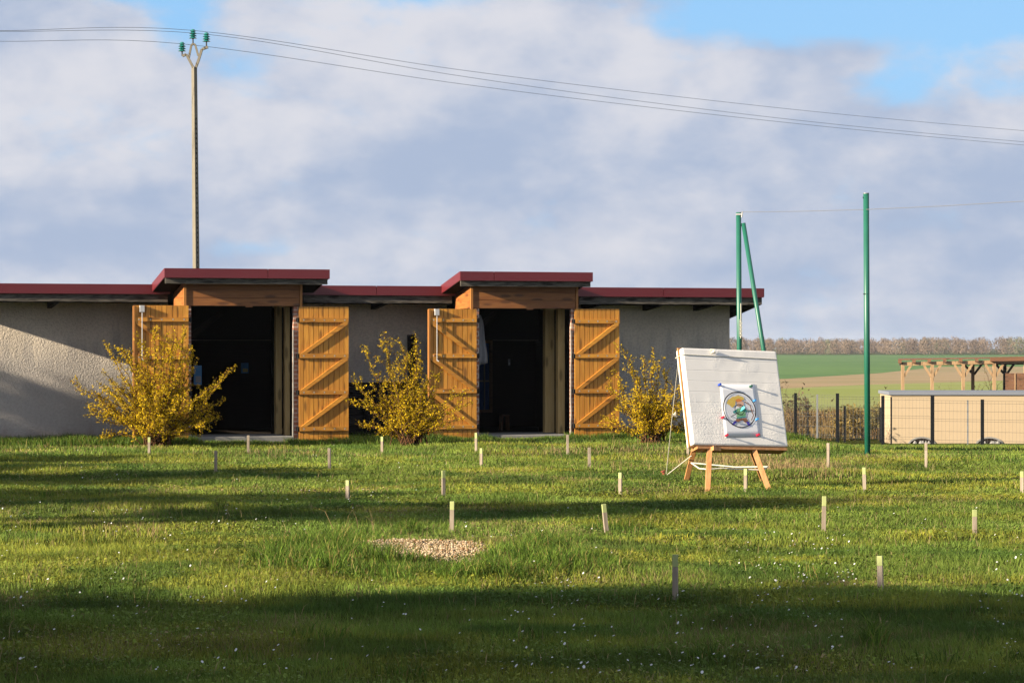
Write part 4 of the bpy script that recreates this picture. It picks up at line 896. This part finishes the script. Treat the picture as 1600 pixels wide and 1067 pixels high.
# daisies
def daisies():
    px = np.concatenate([RNG.uniform(0, 1600, 420), RNG.uniform(850, 1600, 180), RNG.normal(1330, 140, 130), RNG.uniform(0, 700, 140)]); py = np.concatenate([RNG.uniform(800, 1067, 420), RNG.uniform(905, 1067, 180), RNG.normal(890, 25, 130), RNG.uniform(700, 830, 140)])
    k = vn(px, py, .008, 151, 2) > .36; px, py = px[k], py[k]; P = np.array([on_ground(a, c) for a, c in zip(px, py)]); x, y = P[:, 0], P[:, 1]; k = gravel_d(x, y) > 1.2; x, y = x[k], y[k]; n = len(x)
    z = gz(x, y)+RNG.uniform(.03, .075, n); V = []; Fq = []; C = []; nr = 9
    for i in range(n):
        rd = random.uniform(.004, .0078); tx, ty = random.gauss(-.25, .3), random.gauss(-.35, .3); b0 = len(V); V.append((x[i], y[i], z[i]+.002)); C.append((.75, .50, .04))
        for ring_, rad in ((0, .32*rd), (1, rd)):
            for j in range(nr):
                a = 6.283*j/nr; c, s = rad*math.cos(a), rad*math.sin(a); V.append((x[i]+c, y[i]+s, z[i]-tx*c-ty*s)); C.append((.75, .50, .04) if ring_ == 0 and rd > .0095 else (.78, .78, .80))
        for j in range(nr):
            j2 = (j+1) % nr; Fq.append([b0, b0+1+j, b0+1+j2, b0+1+j2]); Fq.append([b0+1+j, b0+1+nr+j, b0+1+nr+j2, b0+1+j2])
    Fq = np.array(Fq); tri = Fq[Fq[:, 2] == Fq[:, 3]][:, :3]; qd = Fq[Fq[:, 2] != Fq[:, 3]]
    tag(raw_mesh('daisies', np.array(V), [tri, qd], 'petal', np.array(C)), 'tiny white daisies dotted over the lawn', 'daisies', None, 'stuff')
daisies()
# gravel
def gravel():
    n = 10500; x = GRX+RNG.uniform(-.75, .75, n); y = GRY+RNG.uniform(-1.7, 1.7, n); k = gravel_d(x, y) < 1.0+RNG.uniform(-.15, .12, n); x, y = x[k], y[k]; n = len(x)
    t = (1+5**.5)/2; iv = np.array([(-1, t, 0), (1, t, 0), (-1, -t, 0), (1, -t, 0), (0, -1, t), (0, 1, t), (0, -1, -t), (0, 1, -t), (t, 0, -1), (t, 0, 1), (-t, 0, -1), (-t, 0, 1)])/1.9
    fi = np.array([(0, 11, 5), (0, 5, 1), (0, 1, 7), (0, 7, 10), (0, 10, 11), (1, 5, 9), (5, 11, 4), (11, 10, 2), (10, 7, 6), (7, 1, 8), (3, 9, 4), (3, 4, 2), (3, 2, 6), (3, 6, 8), (3, 8, 9), (4, 9, 5), (2, 4, 11), (6, 2, 10), (8, 6, 7), (9, 8, 1)])
    r_ = RNG.uniform(.0045, .0125, n)[:, None, None]*(1+RNG.normal(0, .18, (n, 12, 1))); sc = RNG.uniform(.6, 1.25, (n, 1, 3)); a = RNG.uniform(0, 6.28, n); ca, sa = np.cos(a), np.sin(a)
    v = iv[None]*r_*sc; v = np.stack([v[..., 0]*ca[:, None]-v[..., 1]*sa[:, None], v[..., 0]*sa[:, None]+v[..., 1]*ca[:, None], v[..., 2]*.75], -1)
    c = np.stack([x, y, gz(x, y)+RNG.uniform(-.002, .022, n)], -1); V = (v+c[:, None, :]).reshape(-1, 3)
    f = (fi[None]+12*np.arange(n)[:, None, None]).reshape(-1, 3)
    u_ = RNG.uniform(0, 1, (n, 1)); cc = np.array([.40, .29, .17])*(1-u_)+np.array([.70, .55, .38])*u_; cc = np.where(RNG.uniform(size=(n, 1)) < .22, np.array([.30, .17, .08]), cc)*RNG.uniform(.7, 1.1, (n, 1))
    tag(raw_mesh('gravel', V, [f], 'stone', np.repeat(cc, 12, 0)), 'patch of pale beige gravel in the grass', 'gravel', None, 'stuff')
gravel()

# ------------------------------------------------------------------ forsythia bushes
def bush(px, py, D, tips_px, seed, nfill, dens, spread, hgt, label):
    rnd = random.Random(seed); rg = np.random.default_rng(seed)
    base = at(px, py, D); base.z = G(base.x, base.y); r_ = empty('forsythia_bush', base); sm = MB(); FP = []
    def stem(tip, r0, fl0, depth=0):
        a = Vector((rnd.gauss(0, .09), rnd.gauss(0, .09), 0)) if depth == 0 else None
        return a
    def curve(a, c, sag, n=9):
        out = []; side = Vector((rnd.gauss(0, .05), rnd.gauss(0, .05), 0))
        for k in range(n+1):
            t = k/n; p = a.lerp(c, t); p.z += sag*math.sin(t*math.pi*.9)*(1-.3*t); out.append(p+side*math.sin(t*3.1)+Vector((rnd.gauss(0, .012), rnd.gauss(0, .012), rnd.gauss(0, .01))))
        return out
    def flower(pts, f0, num, jit):
        for _ in range(num):
            t = f0+(1-f0)*rnd.random(); k = t*(len(pts)-1); i = min(int(k), len(pts)-2); p = pts[i].lerp(pts[i+1], k-i); FP.append((p.x+rnd.gauss(0, jit), p.y+rnd.gauss(0, jit), p.z+rnd.gauss(0, jit)))
    def grow(c, main):
        a = Vector((rnd.gauss(0, .11), rnd.gauss(0, .11), 0)); pts = curve(a, c, (.16 if c.z < 1.1 else .05)*rnd.uniform(.5, 1.3)); n = len(pts); L = (c-a).length
        sm.tube(pts, [0.011*(1-.8*k/(n-1))+.002 for k in range(n)], 5); flower(pts, .22, int(dens*L*1.0), .022)
        for _ in range(rnd.randint(4, 8) if main else rnd.randint(3, 6)):
            i = rnd.randint(2, n-2); d = (pts[i]-pts[i-1]).normalized(); q_ = pts[i]+(d*.8+Vector((rnd.gauss(0, .5), rnd.gauss(0, .5), rnd.gauss(.25, .4)))).normalized()*rnd.uniform(.15, .5)*(1-.5*i/n)
            if q_.z < .05: q_.z = .08
            s2 = curve(pts[i], q_, .02, 4); sm.tube(s2, [.005, .0045, .004, .003, .002], 4); flower(s2, .05, int(dens*(q_-pts[i]).length*1.1), .02)
    for (tx, ty) in tips_px:
        w_ = at(tx, ty, D+rnd.uniform(-.35, .35)); grow(w_-base, True)
    for _ in range(nfill):
        az = rnd.uniform(0, 6.283); el = rnd.uniform(.25, 1.45); L = hgt*rnd.uniform(.35, .85); c = Vector((math.cos(az)*math.cos(el)*spread*L, math.sin(az)*math.cos(el)*spread*L*.8, math.sin(el)*L+.05)); grow(c, False)
    sm.build('stems', 'twig', r_)
    P = np.array(FP); P = P[P[:, 2] > .04]; n = len(P); V = []; 
    m = 2; P2 = np.repeat(P, m, 0); nn = len(P2); yaw = rg.uniform(0, 6.28, nn); u = rg.normal(size=(nn, 3)); u /= np.linalg.norm(u, axis=1, keepdims=True); v_ = np.cross(u, rg.normal(size=(nn, 3))); v_ /= np.linalg.norm(v_, axis=1, keepdims=True)
    s = rg.uniform(.011, .026, nn)[:, None]; ln = s*rg.uniform(1.2, 1.9, nn)[:, None]
    V = np.stack([P2-u*s*.6, P2+v_*ln*.5-u*s*.2+0, P2+v_*ln, P2+u*s*.6+v_*ln*.4], 1).reshape(-1, 3); f = np.arange(nn*4).reshape(-1, 4)
    uu = rg.uniform(0, 1, (nn, 1)); c = np.array([.72, .46, .010])*(1-uu)+np.array([.90, .64, .025])*uu; c = np.where(rg.uniform(size=(nn, 1)) < .20, np.array([.34, .27, .02]), c); c = np.where(rg.uniform(size=(nn, 1)) < .12, np.array([.26, .13, .02]), c)*rg.uniform(.7, 1.1, (nn, 1))
    raw_mesh('blossoms', V, [f], 'blossom', np.repeat(c, 4, 0), r_)
    tag(r_, label, 'bush', 'yellow forsythia bushes by the shed')
bush(250, 697, 46.2, [(108, 597), (163, 533), (192, 545), (213, 520), (232, 548), (291, 512), (276, 528), (258, 535), (358, 575), (345, 600), (352, 625), (330, 672), (135, 640), (150, 662), (165, 690), (300, 548), (310, 560), (176, 600), (320, 640), (200, 560), (140, 610), (240, 600), (280, 590), (345, 655), (240, 515), (252, 522), (262, 518), (272, 511), (285, 525), (296, 540), (222, 530), (205, 548), (182, 560), (160, 580), (152, 600), (117, 612), (340, 592), (228, 560), (248, 550), (268, 545)], 3, 62, 84, 1.2, 1.45, 'largest and leftmost yellow forsythia, spreading before the left doorway')
bush(642, 696, 47.2, [(597, 518), (646, 521), (562, 543), (604, 550), (548, 597), (546, 628), (556, 666), (627, 535), (634, 548), (740, 608), (736, 632), (728, 655), (692, 575), (655, 560), (580, 600), (600, 590), (668, 590), (590, 645), (575, 640), (700, 640), (612, 575), (620, 560), (640, 560), (650, 580), (630, 590), (664, 610), (680, 620)], 5, 36, 78, .9, 1.1, 'middle yellow forsythia with tall thin shoots between the two doorways')
bush(1022, 697, 47.6, [(971, 540), (1023, 543), (1003, 556), (982, 560), (947, 600), (1045, 580), (953, 665), (1072, 640), (1062, 610), (960, 640), (1030, 570), (995, 580), (1050, 600), (970, 590), (940, 670)], 8, 44, 78, .8, 1.15, 'rightmost yellow forsythia, beside the foam target board')

# ------------------------------------------------------------------ far right: fences, cream outbuilding, pergola, shrubs
def mesh_fence(posts, rails_span, label, wires=True, wstep=0.2, hs=None):
    p0 = posts[0]; o0 = Vector((at(p0[0], 540, p0[3]).x, p0[3], 0)); r_ = empty('mesh_fence', o0); pt = []
    for (px, y0, y1, D, wd, mat) in posts:
        x = at(px, 540, D).x; zb_ = at(0, y1, D).z; zt_ = at(0, y0, D).z; b_ = MB(); b_.box(x-o0.x-wd/2, x-o0.x+wd/2, D-o0.y-wd/2, D-o0.y+wd/2, zb_-.25, zt_); b_.build('post', mat, r_); pt.append((x-o0.x, D-o0.y, zb_, zt_))
    main = [q_ for q_, s in zip(pt, posts) if s[4] >= .08]
    b_ = MB(); R_ = .006
    for a, c in zip(main[:-1], main[1:]):
        lo = max(a[2], c[2])+.06; hi = min(a[3], c[3])-.06; L = math.hypot(c[0]-a[0], c[1]-a[1]); nv2 = int(L/.16)
        for k in range(nv2+1):
            t = (k+.5)/(nv2+1); x, y = a[0]*(1-t)+c[0]*t, a[1]*(1-t)+c[1]*t; b_.tube([(x, y+.05, lo), (x, y+.05, hi)], R_*.62, 3, cap=False)
        for z in (lo, lo+.1, lo+.45, lo+.85, (lo+hi)/2+.1, hi-.42, hi-.1, hi): b_.tube([(a[0], a[1]+.05, z), (c[0], c[1]+.05, z)], R_*.9, 3, cap=False)
    b_.build('mesh_panels', 'fence_wire', r_); tag(r_, label, 'fence', 'mesh fences beyond the lawn'); return r_
mesh_fence([(1180, 613, 682, 114, .11, 'black_post'), (1243, 614, 684, 113.2, .11, 'black_post'), (1277, 616, 688, 112, .06, 'grey_post'), (1308.5, 614.5, 688, 111.5, .12, 'black_post'), (1379.5, 618, 688, 110.5, .12, 'black_post'), (1392.5, 620, 700, 110.2, .06, 'black_post'), (1457, 618, 694, 109.2, .13, 'black_post'), (1512, 625, 694, 108.6, .05, 'grey_post'), (1535, 624, 695, 108.2, .12, 'black_post'), (1614, 624, 697, 107, .12, 'black_post'), (1693, 624, 699, 106, .12, 'black_post')], None, 'nearer tall black mesh fence running past the cream wall')
mesh_fence([(1200, 631, 684, 122.5, .09, 'black_post'), (1262, 632, 684, 122, .10, 'black_post'), (1320, 634, 686, 121.5, .10, 'black_post'), (1376, 636, 687, 121, .10, 'black_post')], None, 'farther shorter black mesh fence left of the cream wall')
def cream():
    D = 118.0; x0 = at(1391.5, 540, D).x; zt = at(0, 612.5, D).z; zw = at(0, 617, D).z; z0 = -2.6; r_ = empty('cream_outbuilding', (x0, D, 0), R(-2)); W = 9.5
    b_ = MB(); b_.box(0, W, 0, 4.5, z0, zw)
    mz = at(0, 700, D).z; wl = b_.build('wall', 'cream', r_)
    cp = MB(); cp.box(-.08, W+.08, -.08, 4.58, zw+.002, zt+.012); cp.build('roof_edge', 'cap', r_)
    for px in (1440, 1545):
        cx_ = at(px, 540, D).x-x0; rw = 20/F*D; b2 = MB(); n = 16; zb_ = at(0, 697.0, D).z; hh = 12.5/F*D; i0 = 0
        outer = [(cx_+(rw+.07)*math.cos(math.pi*k/n), zb_+(hh+.07)*math.sin(math.pi*k/n)) for k in range(n+1)]; inner = [(cx_+rw*math.cos(math.pi*k/n), zb_+hh*math.sin(math.pi*k/n)) for k in range(n+1)]
        b2.v += [(x, -.05, z) for x, z in outer]+[(x, -.05, z) for x, z in inner]+[(x, .0, z) for x, z in outer]
        for k in range(n): b2.face([k, k+1, n+2+k, n+1+k]); b2.face([k, k+1, 2*n+3+k, 2*n+2+k][::-1])
        ar = b2.build('arch_vent', 'concrete', r_)
        b2 = MB(); b2.v += [(x, -.012, z) for x, z in inner]; b2.face(list(range(n+1))); b2.build('opening', 'dark_void', ar)
        b2 = MB()
        for q_ in range(9): a = rw*random.uniform(-.7, .7); b2.lathe([(.02, zb_-.05), (.11*random.uniform(.7, 1.3), zb_+.08), (.06, zb_+.20*random.uniform(.7, 1.2)), (.01, zb_+.24)], cx_+a, -.12, 7)
        b2.build('rubble', 'concrete', ar)
    tag(r_, 'low cream-walled outbuilding with grey roof edge and two arched vents', 'outbuilding')
cream()
def pergola():
    D = 132.0; x0 = at(1404, 540, D).x; r_ = empty('timber_pergola', (x0, D, G(x0, D))); g0 = r_.location.z
    def p(px, py, dD=0): v = at(px, py, D+dD); return (v.x-x0, dD, v.z-g0)
    def post(px, dD, top, mat='pergola_wood', wd=.145):
        b_ = MB(); x, y, z = p(px, top, dD); b_.box(x-wd/2, x+wd/2, y-wd/2, y+wd/2, 0, z, 0, random.random()*.4); b_.build('post', mat, r_); return x, y, z
    for px, top in ((1410.5, 569), (1456.5, 568), (1505, 566), (1553.5, 564), (1602, 563)): post(px, 0, top)
    for px in (1520, 1570, 1618): post(px, 2.6, 569, 'pergola_wood' if px == 1520 else 'old_plank')
    b_ = MB(); a = p(1411, 568.6); c = p(1622, 564.1); b_.bar(a, c, .13, .17, (0, 0, 1)); b_.build('front_beam', 'pergola_wood', r_)
    b_ = MB(); a = p(1405, 568.5, 2.6); c = p(1630, 566.5, 2.6); b_.bar(a, c, .13, .17, (0, 0, 1)); b_.build('rear_beam', 'old_plank', r_)
    def brace(px, s, dD=0, mat='pergola_wood', y0=588, y1=569): b_ = MB(); b_.bar(p(px+2*s, y0, dD-.0), p(px+14*s, y1, dD), .10, .10, (0, 1, 0)); b_.build('brace', mat, r_)
    brace(1410.5, 1)
    for px in (1456.5, 1505, 1553.5): brace(px, 1); brace(px, -1)
    brace(1520, 1, 2.6, 'old_plank', 585); brace(1520, -1, 2.6, 'old_plank', 582); brace(1570, 1, 2.6, 'old_plank', 586); brace(1570, -1, 2.6, 'old_plank', 583)
    for px in (1406, 1428, 1452, 1476, 1501, 1526, 1550, 1575): b_ = MB(); a = p(px, 565-(px-1405)*.017, -.2); c = p(px, 564.6-(px-1405)*.017, 3.1); b_.bar(a, c, .17, .15, (0, 0, 1), 0, .4); b_.build('rafter', 'panel_wood', r_)
    b_ = MB(); v = [p(1403.5, 562.8, -.14), p(1640, 558.6, -.14), p(1640, 557.9, 3.2), p(1403.5, 561.4, 3.2)]; b_.hexa([(q_[0], q_[1], q_[2]) for q_ in v]+[(q_[0], q_[1], q_[2]+.045) for q_ in v]); b_.build('roof', 'panel_wood', r_)
    b_ = MB(); a = p(1547, 561.5, -.25); c = p(1640, 559.8, -.25); b_.bar((a[0], a[1], a[2]), (c[0], c[1], c[2]), .05, .20, (0, 0, 1)); b_.build('fascia', 'panel_wood', r_)
    tag(r_, 'open timber pergola with braced posts behind the cream outbuilding', 'pergola')
    D2 = 128.5; xa = at(1571, 540, D2).x; r2 = empty('wood_panel_fence', (xa, D2, G(xa, D2))); g2 = r2.location.z
    zt = at(0, 583, D2).z-g2; b_ = MB(); z = 0.0
    while z < zt-.02: b_.box(0, 6.0, -.02, .02, z+.004, min(z+.15, zt), 0, random.random()); z += .15
    b_.build('boards', 'panel_wood', r2); b_ = MB()
    for q_ in (.42, 2.2, 4.0): b_.box(q_, q_+.05, -.05, -.021, 0, zt, 0, .1)
    b_.build('battens', 'pergola_wood', r2); tag(r2, 'brown boarded panel fence under the right end of the pergola', 'fence')
pergola()
def bare_shrub(px, D, hpx_top, spread, num, colr, label, seed, leafn=0):
    rnd = random.Random(seed); x = at(px, 540, D).x; z = G(x, D); r_ = empty('bare_shrub', (x, D, z)); H = at(0, hpx_top, D).z-z; sm = MB(); tipsl = []
    def br(a, d, L, r, lv):
        pts = [a]; p = a.copy()
        for k in range(4): d = (d+Vector((rnd.gauss(0, .12), rnd.gauss(0, .12), rnd.gauss(.02, .08)))).normalized(); p = p+d*(L/4); pts.append(p.copy())
        sm.tube(pts, [r*(1-.6*k/4) for k in range(5)], 4, cap=False)
        tipsl.append(pts[-1])
        if lv < 3:
            for _ in range(rnd.randint(2, 4)): i = rnd.randint(1, 4); br(pts[i], (d+Vector((rnd.gauss(0, .5), rnd.gauss(0, .5), rnd.gauss(.15, .3)))).normalized(), L*rnd.uniform(.4, .7), r*.55, lv+1)
    for _ in range(num): br(Vector((rnd.gauss(0, .12*spread), rnd.gauss(0, .1), 0)), Vector((rnd.gauss(0, .42*spread), rnd.gauss(0, .3), 1)).normalized(), H*rnd.uniform(.4, .62), .028, 0)
    sm.build('branches', 'bark', r_)
    if leafn:
        rg = np.random.default_rng(seed); P = np.array([tuple(t) for t in tipsl]); P = P[rg.integers(0, len(P), leafn)]+rg.normal(0, .12, (leafn, 3)); P[:, 2] = np.abs(P[:, 2]); u = rg.normal(0, .045, (leafn, 3)); v_ = rg.normal(0, .045, (leafn, 3))
        V = np.stack([P-u, P+v_, P+u], 1).reshape(-1, 3); raw_mesh('twiggy_leaves', V, [np.arange(leafn*3).reshape(-1, 3)], 'leaf', np.repeat(np.array(colr)*rg.uniform(.6, 1.3, (leafn, 1)), 3, 0), r_)
    tag(r_, label, 'shrub', 'leafless shrubs near the fence')
bare_shrub(1238, 117, 596, 1.2, 9, (.16, .12, .07), 'bare grey shrub showing just right of the foam board', 21, 500)
bare_shrub(1338, 126, 628, 1.3, 10, (.28, .20, .06), 'yellowish twiggy shrub behind the fence, left of the tallest green post', 22, 2600)
bare_shrub(1368, 128, 622, 1.2, 10, (.24, .20, .07), 'pale twiggy shrub behind the fence at the cream wall corner', 23, 1800)
bare_shrub(1532, 138, 572, 1.5, 9, (.15, .13, .06), 'bare branching shrub seen through the pergola posts', 24, 200)
bare_shrub(1430, 142, 604, 1.5, 8, (.14, .15, .06), 'low greenish shrub behind the left pergola posts', 25, 500)

# ------------------------------------------------------------------ trees left of the view; their shade falls across the lawn
def shade_tree(x, y, H, rad, crown0, nleaf, seed, label, lsz=.085):
    rnd = random.Random(seed); rg = np.random.default_rng(seed); r_ = empty('shade_tree', (x, y, G(x, y))); b_ = MB()
    b_.tube([(0, 0, -.2), (rnd.gauss(0, .08), rnd.gauss(0, .08), H*.4), (rnd.gauss(0, .15), rnd.gauss(0, .15), H*.92)], [.05*H*.45, .03*H*.45, .01], 9)
    cl = []
    for k in range(24):
        z = H*(crown0+(0.97-crown0)*rnd.random()); rr_ = rad*math.sqrt(max(.05, 1-((z/H-crown0)/(1-crown0)*2-.9)**2*.8))*rnd.uniform(.4, .95); a = rnd.uniform(0, 6.283); c = Vector((rr_*math.cos(a), rr_*math.sin(a), z)); cl.append((c, rnd.uniform(.35, .62)*rad*.8))
        b_.tube([(0, 0, z*.72), (c.x*.5, c.y*.5, z*.86), tuple(c)], [.035, .025, .008], 5, cap=False)
    b_.build('trunk', 'bark', r_)
    P = []; 
    for c, rc in cl: q_ = rg.normal(size=(nleaf//24, 3)); q_ /= np.linalg.norm(q_, axis=1, keepdims=True); P.append(np.array(c)+q_*rc*rg.uniform(.2, 1, (len(q_), 1))**.6)
    for c, rc in cl: q_ = rg.normal(0, rc*.95, (nleaf//150, 3)); P.append(np.array(c)+q_*np.array([1, 1, .8]))
    P = np.concatenate(P); P = P[P[:, 2] > .05]; n = len(P); u = rg.normal(0, lsz*.55, (n, 3)); v_ = rg.normal(0, lsz*.55, (n, 3)); V = np.stack([P-u, P+v_, P+u, P-v_], 1).reshape(-1, 3)
    cc = np.array([.05, .085, .025])*rg.uniform(.6, 1.5, (n, 1)); raw_mesh('crown', V, [np.arange(n*4).reshape(-1, 4)], 'leaf', np.repeat(cc, 4, 0), r_)
    tag(r_, label, 'tree', 'trees beside the lawn, left of the view')
TREES = [(-3.5, 9.4, 3.81, 0.9, 0.02, 16000),
         (-4.9, 10.6, 4.43, 1.2, 0.02, 21000),
         (-6.3, 9.0, 3.91, 1.1, 0.02, 17000),
         (-8.3, 8.9, 4.65, 1.3, 0.02, 19000),
         (-5.0, 7.6, 3.09, 1.0, 0.02, 14000),
         (-7.0, 11.3, 5.16, 1.2, 0.04, 19000),
         (-9.0, 11.0, 5.26, 1.4, 0.04, 22000),
         (-11.2, 11.2, 5.21, 1.5, 0.04, 23000),
         (-13.6, 10.9, 5.16, 1.5, 0.04, 23000),
         (-16.0, 11.2, 4.74, 1.5, 0.04, 21000),
         (-18.4, 11.0, 4.84, 1.5, 0.05, 18000),
         (-20.6, 11.1, 4.89, 1.5, 0.05, 18000),
         (-15.6, 19.8, 7.2, 1.1, 0.8, 1500),
         (-16.4, 20.4, 6.5, 1.0, 0.76, 1500),
         (-18.0, 18.4, 7.8, 1.1, 0.8, 1500),
         (-17.4, 22.4, 5.8, 1.1, 0.64, 2200),
         (-19.6, 23.2, 5.6, 1.2, 0.6, 4600),
         (-22.1, 22.2, 6.6, 1.3, 0.62, 5000),
         (-14.8, 24.4, 5.0, 1.0, 0.66, 1900),
         (-20.8, 26.2, 6.8, 1.2, 0.68, 4000),
         (-16.8, 29.2, 5.0, 1.1, 0.55, 4200),
         (-14.2, 30.8, 4.5, 1.0, 0.55, 3600),
         (-20.1, 31.2, 5.2, 1.2, 0.5, 4600),
         (-24.6, 28.7, 6.9, 1.2, 0.6, 4200),
         (-17.6, 34.7, 4.0, 1.0, 0.5, 3200),
         (-22.6, 32.7, 6.6, 1.1, 0.68, 3400),
         (-21.4, 41.0, 6.3, 1.2, 0.56, 1500),
         (-23.6, 39.4, 7.5, 1.4, 0.58, 1900),
         (-19.0, 43.5, 5.0, 1.0, 0.5, 1500),
         (-22.1, 42.7, 5.6, 1.1, 0.5, 1300)]
for i, t_ in enumerate(TREES): shade_tree(*t_, 100+i, 'dense green tree standing left of the lawn outside the view')

# ------------------------------------------------------------------ the air
hz = MB(); hz.box(-2600, 2600, -32, 4400, -8, 16); m = bpy.data.materials.new('pale_air'); m.use_nodes = True; t = NT(m.node_tree); t.n.clear()
pv = t.new('ShaderNodeVolumePrincipled'); pv.inputs['Color'].default_value = (0.80, 0.88, 1.0, 1); pv.inputs['Density'].default_value = 0.00008; pv.inputs['Anisotropy'].default_value = 0.3
mo = t.new('ShaderNodeOutputMaterial'); t.l.new(pv.outputs[0], mo.inputs['Volume']); M['air'] = m
tag(hz.build('haze', 'air'), 'thin pale haze in the air over the fields', None, None, 'stuff')
